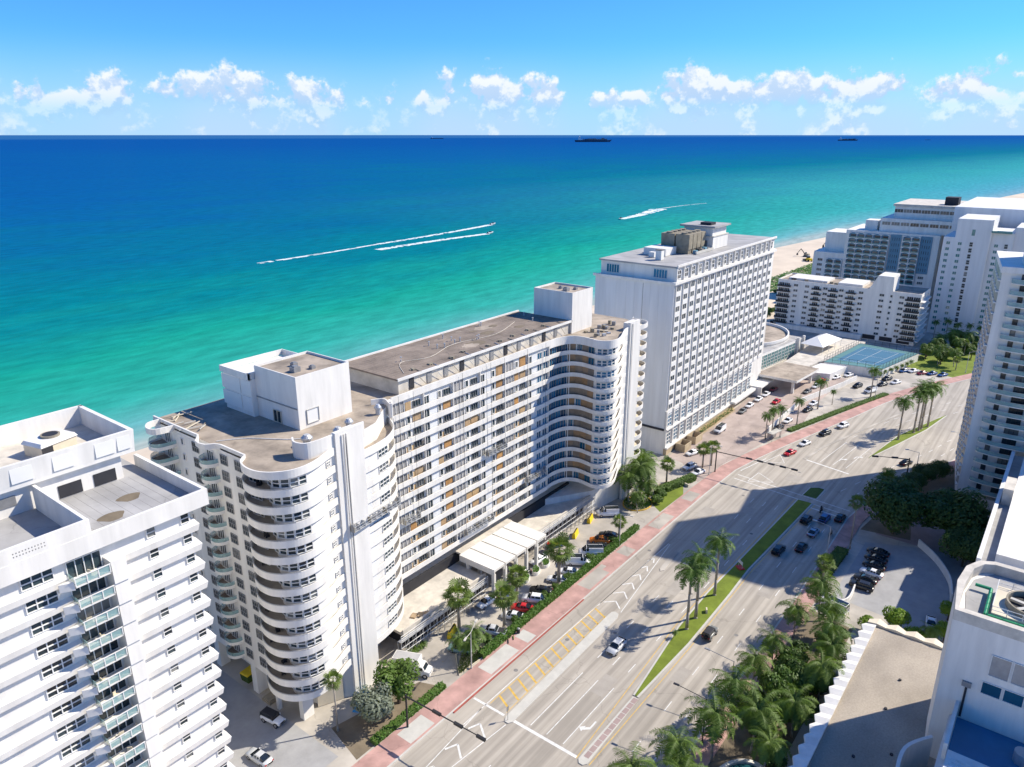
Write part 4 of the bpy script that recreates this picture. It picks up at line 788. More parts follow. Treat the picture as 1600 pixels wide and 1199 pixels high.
# ------------------------------------------------------------ tower with green glass balconies at the right edge
def right_tower():
    T = thing('residential_tower', 'white residential tower with bowed green glass balconies at the right edge', 'building', (230.5, 16.6, 0), R(8))
    MB().box(0, 31, -34, 0, 0, 66).build('wall', 'white', T); MB().box(-.6, 31.6, -34.6, .4, 66, 67.6).build('parapet', 'white', T); MB().box(4, 11, -30, -4.6, 67.6, 74).build('penthouse', 'white', T); MB().box(11.3, 31, -44, -14.3, 0, 104).build('shadow_tower', 'white', T)  # tallest block is added out of view, sized to shape the road shadow
    slab = smooth([(0, -2.4), (-1.2, -2.8), (-2.6, -6), (-3.4, -11), (-3.2, -17), (-1.8, -22), (0, -23)], 4)
    me = MB(); me.prism([p for p in slab] + [(.1, -23), (.1, -2.4)], -.22, 0, 0, 1); bs = me.mesh('balcony', ['white', 'teal_slab']); gl = MB().ribbon(slab, .02, 1.1, .04).mesh('glass_guard', 'rail_glass')
    tr = MB()
    for a, b in zip(slab, slab[1:]): tr.tube((*a, 1.12), (*b, 1.12), .03, n=4)
    tm = tr.mesh('handrail', 'galv'); dk = win_mesh('balcony_door', 3.2, 2.2, 3, 1, 'glass', 'black_metal'); d1 = win_mesh('balcony_door', 1.1, 2.2, 1, 1, 'glass', 'black_metal'); ch = MB().box(-.35, .35, -.35, .35, 0, .45).box(-.35, .35, .25, .35, .45, .9).mesh('patio_chair', 'dark')
    bayw = MB(); bayw.add([(0, 0, 0), (2.2, .5, 0), (2.2, 0, 0), (0, 0, 2.2), (2.2, .5, 2.2), (2.2, 0, 2.2)], [(0, 1, 4, 3), (1, 2, 5, 4), (3, 4, 5), (2, 1, 0)], 0); bayw.box(-.1, 2.3, -.1, .62, -.35, 0, 1); bw = bayw.mesh('bay_window', ['glass_grey', 'white'])
    for k in range(21):
        z = 4.6 + 2.95 * k
        b = put('balcony', bs, T, (0, 0, z)); put('glass_guard', gl, b); put('handrail', tm, b)
        put('balcony_door', dk, T, (-.04, -9.6, z + 1.15), FX); put('narrow_door', d1, T, (-.04, -5, z + 1.15), FX); put('balcony_door', dk, T, (-.04, -15.8, z + 1.15), FX)
        if k % 2: put('patio_chair', ch, T, (-1.4, -10 - random.random() * 7, z), random.random() * 6)
        for j in range(6): put('bay_window', bw, T, (.4 + j * 4.9, 0, z + .4))
        b = put('balcony', bs, T, (0, -13.5, z)) if 0 else None
    MB().box(-1, 0, -34, -23, 3, 66).build('wall_fin', 'white', T)
    MB().prism(slab + [(4, -23), (4, -2.4)], 0, 3.2).build('entrance_base', 'plaster', T)
right_tower()
# ------------------------------------------------------------ roofs nearest the camera, lower right
def near_roofs():
    T = thing('office_block', 'low building with tan gravel roof and white zigzag folded eaves', 'building')
    MB().box(60, 141, -30, 18.8, 0, 8.4).build('wall', 'white', T); MB().box(60, 140.9, -30, 18.7, 8.4, 8.7).build('gravel_roof', 'gravel', T)
    def fold(p, d, m): return MB().add([(0, 0, 0), (p / 2, d, .25), (p, 0, 0), (0, -1.8, .35), (p / 2, -1.8, .6), (p, -1.8, .35), (0, 0, -.5), (p / 2, d, -.25), (p, 0, -.5), (0, -1.8, 0), (p, -1.8, 0)], [(0, 1, 4, 3), (1, 2, 5, 4), (0, 6, 7, 1), (1, 7, 8, 2), (9, 10, 5, 4, 3)]).mesh('folded_eave', m)
    f1 = fold(2.75, .6, 'white'); f2 = fold(3.3, .8, 'cream')
    for i in range(29): put('folded_eave', f1, T, (61 + i * 2.75, 20.4, 8.75))
    for i in range(6): put('folded_eave', f2, T, (142.6, 20.2 - i * 3.3, 8.75), -pi / 2)
    for x, y in ((118, 12), (108, 9), (127, 11.6), (104, 13.6)): MB().cyl(x, y, 8.7, 8.95, .25, 8).build('roof_drain', 'dark', T)
    T = thing('plant_tower', 'blue shaded plant tower with a big fan on its roof at lower right', 'building')
    P = [(111.3, 5.2), (111.3, -22), (129.6, -22), (129.6, 2), (128.4, 4.2), (125.4, 5.6), (120, 6.1)]
    MB().prism(P, 0, 33.4).build('wall', 'white', T); MB().ribbon(P, 33.4, 35.1, 1.1, closed=True).build('parapet', 'plaster', T); MB().prism([(112.5, 3.8), (112.5, -21), (128.4, -21), (128.4, 1.8), (124.6, 4.2), (120, 4.7)], 33.4, 33.5).build('roof', 'roof_grey', T)
    w = win_mesh('window', 2.4, 3.4, 1, 1, 'glass_grey'); w2 = win_mesh('window', 2.4, 2, 1, 1, 'glass_blue')
    for j in range(6): put('window', w, T, (111.25, -1.6 - j * 2.7, 28.2), FX); put('lower_window', w2, T, (111.25, -1.2 - j * 2.7, 24.2), FX)
    MB().box(111.1, 111.3, 1.6, 1.9, 18, 24).build('downpipe', 'dark', T); MB().box(110.9, 111.3, 1.2, 2.4, 23.4, 24.2).build('rain_head', 'grey_metal', T)
    T2 = thing('cooling_tower', 'grey rooftop cooling tower with large round fan and white guard rails', 'cooling tower', (118.2, -2.4, 33.5))
    MB().box(-3.9, 4.6, -6, 3.4, 0, 1.2).build('base', 'cream', T2); me = MB(); c = [(.4 + 3.5 * cos(a), -1.4 + 3.5 * sin(a)) for a in [2 * pi * k / 32 for k in range(32)]]; me.ribbon(c, 1.2, 2.2, .25, closed=True); me.build('fan_ring', 'rust_metal', T2); MB().cyl(.4, -1.4, 1.2, 1.3, 3.2, 32).build('fan_well', 'dark', T2)
    for k in range(6): MB().box(0, 3, -.3, .3, 1.7, 1.76).build('fan_blade', 'kerb', T2, loc=(.4, -1.4, 0), rz=k * pi / 3 + .3)
    MB().cyl(.4, -1.4, 1.3, 2, .5, 12).build('fan_hub', 'grey_metal', T2)
    for a, b in (((-3.9, 3.4), (4.6, 3.4)), ((-3.9, -6), (-3.9, 3.4)), ((4.6, -6), (4.6, 3.4))):
        for z in (1.7, 2.3): MB().tube((*a, z), (*b, z), .05, n=5).build('rail', 'paint', T2)
        for t in (0, .2, .4, .6, .8, 1): MB().tube((lerp(a[0], b[0], t), lerp(a[1], b[1], t), 1.2), (lerp(a[0], b[0], t), lerp(a[1], b[1], t), 2.35), .05, n=5).build('rail_post', 'paint', T2)
    for a, b in (((-4.3, 4, .8), (-4.3, -6, .8)), ((-4.3, 4, .8), (3.6, 4.1, .8)), ((3.6, 4.1, .8), (3.6, 6.2, .8))): MB().tube(a, b, .26, n=8).build('pipe', 'green_pipe', T2)
    T = thing('lower_roof', 'white ribbed metal roof block beside the plant tower, cut by the frame', 'building')
    MB().box(50, 111.2, -40, 3, 8.7, 17.6).build('wall', 'white', T); MB().box(50, 101, -40, 2.0, 17.6, 19.6).build('roof_block', 'white', T)
    for i in range(60): MB().box(51 + i * .82, 51.25 + i * .82, -38, 1.6, 19.6, 19.68).build('roof_rib', 'paint', T)
    MB().box(101.05, 111.15, -40, 2.0, 17.6, 17.7).build('sunken_roof', 'blue_roof', T); MB().box(101, 111.2, 2.1, 2.6, 17.6, 20.4).build('parapet', 'white', T); MB().cyl(107, -6.4, 17.7, 19.4, 1.1).build('roof_tank', 'galv', T); MB().cyl(103.4, -6.6, 17.7, 19, .8).build('roof_tank', 'galv', T)
    Q = smooth([(109, 4.6), (104, 7.4), (97, 7.2), (90, 5.4), (82, 4.6)], 5); MB().ribbon(Q, 8.7, 14.5, .5).build('curved_wall', 'white', T)
    T = thing('flat_roof_block', 'long low block with white roof and blue shaded gutter at the right edge', 'building')
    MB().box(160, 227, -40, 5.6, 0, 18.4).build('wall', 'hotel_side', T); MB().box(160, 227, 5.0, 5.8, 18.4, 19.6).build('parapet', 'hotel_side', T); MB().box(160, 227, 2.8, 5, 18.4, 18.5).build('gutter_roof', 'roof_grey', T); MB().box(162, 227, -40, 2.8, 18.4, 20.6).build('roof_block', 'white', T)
    MB().box(192, 200, 2.8, 4.8, 18.5, 22.6).build('vent_house', 'plaster', T)
near_roofs()
def pool(): 
    T = thing('pool', 'curved dark pool half hidden under palms at the bottom of the frame', 'pool'); e = [(95 + 7 * cos(a), 27 + 5 * sin(a)) for a in [2 * pi * k / 30 for k in range(30)]]
    MB().ribbon(e, 0, .9, .6, closed=True).build('rim', 'white', T); MB().prism([(95 + 6.3 * cos(a), 27 + 4.3 * sin(a)) for a in [2 * pi * k / 30 for k in range(30)]], .3, .5).build('water', 'pool_dark', T)
pool()
def wallthing(path, h, t, m, name, label, cat='wall'): MB().ribbon(path, 0, h, t).build(name, m, label=label, cat=cat)
wallthing(smooth([(163, 33), (158, 31.5), (157, 29), (160, 27.4), (166, 27.6)], 4), 1.3, .3, 'white', 'garden_wall', 'curved white garden wall round the nose of the shaded car park')
wallthing(smooth([(196, 20), (190, 15), (182, 11), (174, 9.4)], 4), 2, .3, 'white', 'garden_wall', 'long white wall behind the shaded parked cars under the big trees')
wallthing(smooth([(178, 89), (184, 88.6), (189, 87), (191.5, 84), (191, 81)], 5), .9, .35, 'cream', 'garden_wall', 'curved cream wall along the entrance drive beside the lawn')
wallthing([(47.2, 84), (47.2, 130)], 1.2, .25, 'white', 'garden_wall', 'low white wall along the alley beside the left building')
wallthing([(248, 77), (286, 77.6), (318, 70), (330, 68)], 2.2, .3, 'white', 'ramp_wall', 'long white ramp wall between the hotel drive and the lower car park')
# alley clutter
T = thing('dumpster', 'dark green dumpster with yellow lid in the alley', 'dumpster', (62.6, 112.6, 0), .1); MB().frust(-1.1, 1.1, -1, 1, 0, -1.3, 1.3, -1.1, 1.1, 1.7).build('bin', 'grass_dark', T); MB().frust(-1.35, 1.35, -1.15, 1.15, 1.7, -1.2, 1.2, -1, 1, 1.95).build('lid', 'yellow', T)
MB().box(-2.4, 2.4, -1.2, 1.2, 0, .5).box(-2.2, 0, -1, 1, .5, .8).build('pallet_pile', 'rust_metal', loc=(63, 104.5, 0), label='brown pile of pallets under the near tower', cat='pallets')
T = thing('fabric_cover', 'blue tarpaulin cover beside the leafy tree at the near tower', 'tarpaulin', (71.5, 90.6, 0), .5); MB().frust(-2.6, 2.6, -.8, .8, 0, -2.2, 2.2, -.3, .3, 1.8).build('sheet', 'blue_tarp', T)
T = thing('valet_umbrella', 'red valet parasol beside the far end of the canopy', 'umbrella', (136.6, 92.6, 0)); MB().cyl(0, 0, 0, 2.6, .05, 6).build('pole', 'galv', T); MB().cyl(0, 0, 2.2, 2.9, 1.5, 8, r1=.05).build('canopy', 'red', T)
T = thing('sign_board', 'blue pool sign panel on the roof edge at the bottom left', 'sign', (47, 84, 1)); MB().box(-.2, .2, -4, 4, 0, 1.4).build('panel', 'pool_blue', T)
# ------------------------------------------------------------ vegetation
rv = random.Random(3)
def frond(me, L, droop, w, yaw, up, n=9, mi=0, base=(0, 0, 0)):
    """one feather frond: rachis arcs out from the crown, leaflets hang on both sides"""
    pts = []; x = z = 0; a = up
    for i in range(n + 1):
        pts.append((x, z, a)); x += cos(a) * L / n; z += sin(a) * L / n; a -= droop / n
    c, s = cos(yaw), sin(yaw)
    def P(x, y, z): return (base[0] + x * c - y * s, base[1] + x * s + y * c, base[2] + z)
    for i in range(1, n + 1):
        x, z, a = pts[i]; x0, z0, _ = pts[i - 1]; k = i / n; ll = w * (1 - abs(k - .4) ** 2 * 1.9)
        for h in (0, .5):
            bx, bz = lerp(x0, x, h), lerp(z0, z, h); sw = L / n * .3
            for sd in (-1, 1):
                l = ll * rv.uniform(.85, 1.15); dz = -l * rv.uniform(.25, .8); fx = l * rv.uniform(.3, .6)
                me.add([P(bx, 0, bz), P(bx + sw, 0, bz + sin(a) * sw), P(bx + fx + sw * .3, sd * l, bz + dz), P(bx + fx * .6, sd * l * .62, bz + dz * .45)], [(0, 1, 2, 3)], mi)
    me.add([P(0, -.05, 0), P(0, .05, 0), P(pts[-1][0] * .6, 0, pts[int(n * .6)][1])], [(0, 1, 2)], mi)
def palm_meshes(kind, v):
    tr = MB(); cr = MB()
    if kind == 'royal':
        h = 11.6; prof = [(0, .42), (.5, .32), (4, .27), (8, .25), (h, .2)]
        for (z0, r0), (z1, r1) in zip(prof, prof[1:]): tr.tube((0, 0, z0), (0, 0, z1), r0, r1, 10)
        tr.tube((0, 0, h), (0, 0, h + 1.7), .23, .12, 8, 1)
        for i in range(24): frond(cr, rv.uniform(3.6, 4.7), rv.uniform(1.4, 2.2), .95, i * 2.4 + rv.uniform(-.2, .2), lerp(1.35, -.45, (i / 23) ** .8), 13, base=(0, 0, h + 1.5))
        return tr.mesh('trunk', ['trunk', 'crownshaft'], True), cr.mesh('crown', 'palm_leaf')
    if kind == 'coco':
        h = 8; bx = rv.uniform(-1.4, 1.4); prev = None
        for i in range(7):
            t = i / 6; p = (bx * (1 - t) ** 2 - bx, 0, h * t)
            if prev: tr.tube(prev, p, .2 - .012 * (i - 1), .2 - .012 * i, 8)
            prev = p
        for i in range(26): frond(cr, rv.uniform(3.9, 5.6), rv.uniform(1.4, 2.6), 1.05, i * 2.4 + rv.uniform(-.25, .25), lerp(1.3, -.6, (i / 25) ** .9), 15, base=(prev[0], 0, h))
        return tr.mesh('trunk', ['trunk'], True), cr.mesh('crown', 'coco_leaf')
    h = 5.6 if kind == 'fan' else 14; r = .26 if kind == 'fan' else .2
    tr.tube((0, 0, 0), (0, 0, h * .1), r * 1.4, r, 8).tube((0, 0, h * .1), (0, 0, h), r, r * .8, 8)
    for i in range(36):
        yaw = i * 2.4 + rv.uniform(-.2, .2); el = lerp(1.35, -.95, i / 35) + rv.uniform(-.15, .15); pl = rv.uniform(.9, 1.7); R_ = rv.uniform(.85, 1.25); d = Vector((cos(yaw) * cos(el), sin(yaw) * cos(el), sin(el))); sd = Vector((-sin(yaw), cos(yaw), 0)); upv = d.cross(sd)
        o = Vector((0, 0, h + .2)); c = o + d * pl; cr.add([o, o + sd * .05, c], [(0, 1, 2)], 0)
        m = 11
        for k in range(m):
            a = lerp(-1.9, 1.9, k / (m - 1)); da = .16; tip = c + (d * cos(a) + sd * sin(a)) * R_ * rv.uniform(.85, 1.1) - Vector((0, 0, .25 * rv.random() + .18)) + upv * .1
            cr.add([c, c + (d * cos(a - da) + sd * sin(a - da)) * R_ * .6, tip, c + (d * cos(a + da) + sd * sin(a + da)) * R_ * .6], [(0, 1, 2, 3)], 1 if el < -.72 else 0)
    return tr.mesh('trunk', ['trunk'], True), cr.mesh('crown', ['fan_leaf', 'dead_frond'])
PALM = {(k, v): palm_meshes(k, v) for k in ('royal', 'coco', 'fan', 'wash') for v in range(3)}
def palm(kind, x, y, sc, label, group, z=0):
    t = thing('palm_tree', label, 'palm tree', (x, y, z), rv.uniform(0, 6.3), group, sc); a, b = PALM[kind, rv.randint(0, 2)]; put('trunk', a, t); put('crown', b, t); return t
def broad_meshes(rx, rz, n, leafm, size, th, lobes=9):
    tr = MB(); cr = MB(); tr.tube((0, 0, 0), (0, 0, th), .3, .2, 8)
    L_ = []
    for i in range(lobes):
        a = i * 2.4 + rv.uniform(-.3, .3); r = rx * .62 * ((i + .5) / lobes) ** .5; c = Vector((cos(a) * r, sin(a) * r, th + rz * rv.uniform(.45, 1.15) * (1 - .35 * r / rx))); L_.append((c, rx * rv.uniform(.36, .5)))
        tr.tube((0, 0, th * .8), tuple(c), .13, .04, 5)
    for i in range(n):
        c, r = rv.choice(L_); d = Vector((rv.gauss(0, 1), rv.gauss(0, 1), rv.gauss(.25, 1))).normalized(); p = c + d * r * rv.uniform(.75, 1.08); p.z = max(p.z, th * .6)
        u = (d.orthogonal() + Vector((rv.uniform(-.6, .6), rv.uniform(-.6, .6), rv.uniform(-.6, .6)))).normalized(); w = (d + Vector((rv.uniform(-.7, .7), rv.uniform(-.7, .7), rv.uniform(-.3, .9)))).normalized().cross(u).normalized(); s = size * rv.uniform(.6, 1.25)
        cr.add([p - u * s, p - w * s * .55, p + u * s, p + w * s * .55], [(0, 1, 2, 3)])
    return tr.mesh('trunk', 'bark'), cr.mesh('crown', leafm)
BT = {'leaf': [broad_meshes(3.4, 2.4, 3400, 'leaf', .27, 2.4) for _ in range(2)], 'dark': [broad_meshes(6.8, 5, 9000, 'leaf_dark', .38, 3.4, 16) for _ in range(2)], 'bright': [broad_meshes(3, 2, 2200, 'leaf_bright', .3, 2) for _ in range(2)],
      'silver': [broad_meshes(3.2, 2.6, 3000, 'leaf_silver', .24, 2)], 'shrub': [broad_meshes(1.5, .9, 900, 'leaf', .2, .4, 6) for _ in range(2)], 'dshrub': [broad_meshes(1.9, 1.2, 900, 'leaf_dark', .24, .5, 6)]}
def tree(kind, x, y, sc, label, group=None, name='broadleaf_tree', cat='tree', z=0):
    t = thing(name, label, cat, (x, y, z), rv.uniform(0, 6.3), group, sc); a, b = rv.choice(BT[kind]); put('trunk' if name != 'shrub' else 'stem', a, t); put('crown', b, t); return t
ORD = ['first', 'second', 'third', 'fourth', 'fifth', 'sixth', 'seventh', 'eighth', 'ninth', 'tenth', 'eleventh', 'twelfth', 'thirteenth', 'fourteenth', 'fifteenth', 'sixteenth']
def row(pts, make, text, far=False):                # things of a scattered group, told apart by their order from left to right in the picture
    pts = sorted(pts, key=lambda p: -atan2(p[1], p[0]))
    for i, p in enumerate(pts): make(p, text % ('leftmost' if i == 0 else 'rightmost' if i == len(pts) - 1 else ORD[i] + ' from the left'))
for (x, y, s, lb) in ((128.3, 52.1, 1.0, 'royal palm on the near median, nearest of three, beside the grey jeep'), (133, 52.2, 1.04, 'royal palm on the near median, middle one of three'), (143.6, 52.4, .98, 'royal palm on the near median, farthest of three, half in the road shadow'),
                      (269.2, 39.4, 1.0, 'lone royal palm at the near end of the far median'), (279.2, 36.4, 1.05, 'royal palm in the far median clump, first from its near side'), (282.4, 35.4, 1.1, 'royal palm in the far median clump, second from its near side'), (284.8, 35, 1.12, 'royal palm in the far median clump, third from its near side'), (288.6, 33.6, 1.08, 'royal palm at the far end of the far median clump')):
    palm('royal', x, y, s * 1.12, lb, 'royal palms on the medians')
palm('coco', 124.2, 53, .2, 'tiny young palm at the narrow tip of the near median', None)
for (x, y, s, lb) in ((262.5, 71.8, .82, 'palm in the hedge strip between hotel lot and road, second of a row'), (251.4, 74.6, .8, 'palm beside the bus shelter, farthest of three'), (246.4, 75.4, .85, 'palm beside the bus shelter, middle of three'), (241.8, 76, .78, 'palm beside the bus shelter, nearest of three'), (283.6, 70.6, 1, 'tall slim palm standing in the lower hotel lot'), (292, 67.6, .5, 'short young palm in the lower hotel lot'), (311, 58, 1.0, 'tall palm by the white limousine in the hotel lot')): palm('royal', x, y, s * .88, lb, 'palms round the hotel lot')
for (x, y, s, k, lb) in ((98.4, 90.2, 1.25, 'fan', 'slender fan palm standing alone before the near scaffold'), (113.4, 86.2, 1.05, 'fan', 'fan palm in the car park beside the white pickup with windows'), (125.3, 83, 1.35, 'fan', 'tallest bushy fan palm by the hedge between the white vans'), (105, 83.2, 1.15, 'fan', 'bushy fan palm over the silver pickup'), (151.8, 82.2, .75, 'fan', 'small round fan palm at the far end of the hedge'), (64.3, 88.6, .92, 'wash', 'thin tall fan palm standing alone before the near tower'), (205.6, 83, .95, 'fan', 'dense fan palm beside the street lamp by the hotel cars, nearer one'), (210, 82, .9, 'fan', 'dense fan palm beside the street lamp by the hotel cars, farther one'), (188.6, 87, .95, 'fan', 'fan palm on the planted corner by the curved drive'), (163, 34.2, .85, 'fan', 'fan palm on the shaded sidewalk by the car park wall, nearer one'), (184, 33.4, 1.1, 'wash', 'shaggy fan palm hanging over the shaded sidewalk')):
    palm(k, x, y, s * 1.22 if k == 'fan' else s * .85, lb, 'fan palms')
for i, (x, y, s) in enumerate(((171, 90, 1.1), (175.5, 88.5, 1.35), (179, 90.6, 1.2), (172.6, 86.4, .9), (183, 92, 1.25), (167.8, 85.4, .7))): palm('coco', x, y, s, ['feather palm nearest the far tower foot, behind the white van', 'tallest feather palm in the clump by the far tower', 'feather palm in the middle of the clump by the far tower', 'feather palm leaning over the entrance drive by the far tower', 'feather palm at the hotel side of the clump by the far tower', 'small feather palm at the road side of the far tower drive'][i], 'feather palms by the far tower')
for i, (x, y, s) in enumerate(((91.6, 83.8, .62), (94.6, 83.2, .66), (93, 82.2, .55))): palm('coco', x, y, s, ['left feather palm of three in the planted nose of the car park', 'middle feather palm of three in the planted nose of the car park', 'right feather palm of three in the planted nose of the car park'][i], 'feather palms in the car park nose')
for i, (x, y, s, lb) in enumerate(((148.6, 30.6, .95, 'coconut palm at the top of the roadside grove, beside the white van'), (139.8, 33.2, .8, 'coconut palm leaning over the pink sidewalk at the grove'), (136, 26.2, .95, 'coconut palm beside the zigzag roof edge, farther one'), (129.6, 24.2, .9, 'coconut palm beside the zigzag roof edge, nearer one'), (107, 33.8, 1.02, 'coconut palm over the road edge, middle of the grove'), (98.4, 33.6, 1.0, 'coconut palm over the road edge, near side of the grove'), (81, 38.6, .95, 'coconut palm cut by the bottom edge, leftmost'), (84, 33, .9, 'coconut palm cut by the bottom edge, second from the left'), (100, 26, .8, 'dark coconut palm by the pool rim'), (112, 24.6, .85, 'dark coconut palm between pool and zigzag roof'), (118, 33.8, .8, 'coconut palm beside the lamp arm in the middle of the grove'), (127.4, 33.4, .72, 'coconut palm at the kerb below the upper grove'), (143.6, 28.6, .8, 'coconut palm behind the topmost palm of the grove'), (90.6, 36, .9, 'coconut palm at the kerb near the bottom edge'), (122.6, 23.2, .9, 'coconut palm squeezed against the zigzag eave'), (104, 29, .95, 'coconut palm deep in the near end of the grove'))): palm('coco', x, y, s * 1.18, lb, 'coconut palms in the roadside grove')
for i, (x, y, s) in enumerate(((118, 29.6, 1.15), (122, 26.6, 1.2), (126, 30, 1.0), (113, 27, 1.05))): tree('leaf', x, y, s, ['bushy green tree in the middle of the roadside grove', 'bushy green tree of the grove nearest the zigzag roof', 'bushy green tree at the far side of the roadside grove', 'bushy green tree at the near side of the roadside grove'][i], 'bushy trees in the grove')
row([(99, 82.9), (108, 82.6), (118.6, 82.7), (123.4, 82.8), (128.2, 82.6), (138.4, 82.8), (149.6, 83)], lambda p, l: tree('shrub', p[0], p[1], rv.uniform(.7, 1.1), l, 'shrubs among the parked cars', 'shrub', 'shrub'), 'green shrub among the cars parked at the hedge, %s')
tree('leaf', 75.8, 85, 1.35, 'round bright green tree in front of the box truck'); tree('silver', 69.4, 84.6, 1.3, 'silvery grey leaved tree at the bottom beside the sidewalk')
tree('dark', 199, 26.5, 1.3, 'huge dark tree beside the intersection, nearest the road', 'big shade trees'); tree('dark', 203, 14, 1.35, 'huge dark tree behind the shaded car park', 'big shade trees'); tree('dark', 192, 9.5, .9, 'smaller dark tree at the end of the white wall', 'big shade trees')
for i, (x, y, s) in enumerate(((222, 31, .6), (229, 27.6, .55), (236, 26, .6), (244, 22.6, .5), (217, 27, .45))): tree('dark', x, y, s, ['dark shrubby tree behind the traffic signal pole', 'second dark shrubby tree from the signal pole along the tower garden', 'third dark shrubby tree from the signal pole along the tower garden', 'dark shrubby tree nearest the white tower wall', 'low dark shrubby tree in front of the tower garden'][i], 'shrubby trees in the tower garden')
palm('fan', 217, 32.6, 1.3, 'dark fan palm beside the signal arm at the intersection corner', None)
for i, (x, y, s) in enumerate(((155, 17, 1.0), (151.6, 13, .85), (157, 8, .9), (166, 8.6, .8), (151, 21.6, .7))): tree('bright', x, y, s, ['sunlit yellow green tree beyond the zigzag eave', 'yellow green bush second from the zigzag corner', 'yellow green bush beside the white parked car', 'yellow green bush by the plant tower parapet', 'small yellow green bush at the zigzag corner'][i], 'yellow green trees beyond the gravel roof')
palm('coco', 152.4, 10.4, .6, 'sunlit green palm between yellow green bushes beyond the zigzag roof', None)
for i, (x, y, s) in enumerate(((176, 84, 1.3), (180, 84.6, 1.2), (184.6, 84.8, 1.1), (179, 88, 1))): tree('shrub', x, y, s, ['clipped shrub at the drive side of the lawn corner', 'second clipped shrub on the lawn corner', 'clipped shrub under the fan palm on the lawn corner', 'shrub beside the curved cream wall'][i], 'shrubs on the lawn corner', 'shrub', 'shrub')
row([(372 + rv.uniform(0, 46), 34 + rv.uniform(0, 16) + .3 * i) for i in range(14)], lambda p, l: palm('coco' if rv.random() < .7 else 'fan', p[0], p[1], rv.uniform(.75, 1.1), l, 'palms in the garden by the apartment house'), 'palm in the dense garden below the white apartment house, %s')
row([(378 + i * 5.6 + rv.uniform(-2, 2), 48 + rv.uniform(-7, 6) - i * 1.4) for i in range(8)] + [(390, 40), (398, 34), (384, 44), (406, 36)], lambda p, l: tree('leaf', p[0], p[1], rv.uniform(.8, 1.2), l, 'trees in the garden by the apartment house'), 'leafy tree in the dense garden below the white apartment house, %s')
row([(432 + rv.uniform(-4, 4), 30 + i * 5) for i in range(6)], lambda p, l: palm('royal', p[0], p[1], rv.uniform(.6, .8), l, 'palms at the foot of the resort tower'), 'dark palm at the foot of the plain white resort tower, %s')
row([(366 - i * 4.6, 53.6 + i * 1.2) for i in range(7)], lambda p, l: palm('coco', p[0], p[1], .34, l, 'small palms below the tennis court'), 'small palm in the row below the tennis court, %s')
row([(420 + rv.uniform(0, 90), 140 + rv.uniform(0, 22)) for i in range(10)], lambda p, l: tree('shrub', p[0], p[1], rv.uniform(1.2, 2.2), l, 'shrubs on the beach side', 'shrub', 'shrub'), 'green shrub behind the apartment house on the beach side, %s')
row([(392 + i * 6, 138 - i * 2) for i in range(3)], lambda p, l: palm('coco', p[0], p[1], .9, l, 'palms behind the ballroom'), 'palm between the ballroom drum and the apartment house, %s')
G = [(104, 25, 1.2), (109, 29.5, 1), (119, 24, 1.1), (126, 24.4, 1), (131, 30, 1.2), (135.6, 30.6, 1), (141, 27.6, 1.3), (144.6, 25.6, 1), (115, 31.6, .9), (92, 31.6, 1.1), (88, 28, 1)]
row([(x, y) for x, y, s in G], lambda p, l: tree('dshrub', p[0], p[1], rv.uniform(1.0, 1.5), l, 'undergrowth shrubs in the grove', 'shrub', 'shrub'), 'dark undergrowth shrub in the roadside grove, %s')
def hedge(x0, y0, x1, y1, w, h, label, m='hedge_leaf', dens=26):
    L = hypot(x1 - x0, y1 - y0); T = thing('hedge', label, 'hedge', (x0, y0, 0), atan2(y1 - y0, x1 - x0)); MB().box(0, L, -w / 2 + .1, w / 2 - .1, 0, h - .12).build('core', 'grass_dark', T); me = MB()
    for i in range(int(L * (w + 2 * h) * dens)):
        x = rv.uniform(0, L); q = rv.uniform(0, w + 2 * h); y, z = (-w / 2, q) if q < h else ((q - h - w / 2, h) if q < h + w else (w / 2, q - h - w)); y += rv.uniform(-.12, .12); z += rv.uniform(-.15, .15); s = rv.uniform(.1, .2); u = Vector((rv.uniform(-1, 1), rv.uniform(-1, 1), rv.uniform(-1, 1))).normalized(); v = u.orthogonal(); p = Vector((x, y, max(.05, z)))
        me.add([p - u * s, p - v * s * .6, p + u * s, p + v * s * .6], [(0, 1, 2, 3)])
    me.build('foliage', m, T)
hedge(94.5, 80.9, 160, 81.3, 1.5, 1.3, 'long bright green clipped hedge between car park and pink sidewalk')
hedge(181, 86.4, 197, 82, 2.2, 2.0, 'tall dark clipped hedge at the planted corner before the hotel', 'leaf', 16)
hedge(254, 71.8, 285, 63.4, 2.2, .8, 'low hedge strip along the curving sidewalk, near half', 'leaf', 12); hedge(285, 63.4, 318, 53.6, 2.2, .8, 'low hedge strip along the curving sidewalk, far half', 'leaf', 12)
hedge(66, 81.4, 84, 81.4, 1.6, .9, 'low green hedge along the sidewalk under the silvery tree', 'hedge_leaf', 16); hedge(398, 46, 420, 30, 4, 2.2, 'dark tall hedge block behind the far lawn', 'leaf_dark', 8); hedge(166, 35, 182, 34.6, 3, 1, 'dark hedge in the shade beside the right sidewalk', 'leaf_dark', 10)
T = thing('planted_bed', 'planted nose bed with yellow green shrubs at the car park entry', 'flower bed'); MB().ribbon([(88, 81), (97, 80.4), (97, 84.6), (92, 85.6)], 0, .3, .25, closed=True).build('edging', 'cream', T); me = MB()
for i in range(1400):
    x, y = rv.uniform(88.4, 96.8), rv.uniform(80.8, 84.6); 
    if y > 81 + (x - 87) * .6: continue
    z = rv.uniform(.1, .9); s = .22; me.add([(x - s, y, z), (x, y - s * .5, z + .2), (x + s, y, z), (x, y + s * .5, z + .1)], [(0, 1, 2, 3)])
me.build('plants', 'fan_leaf', T)
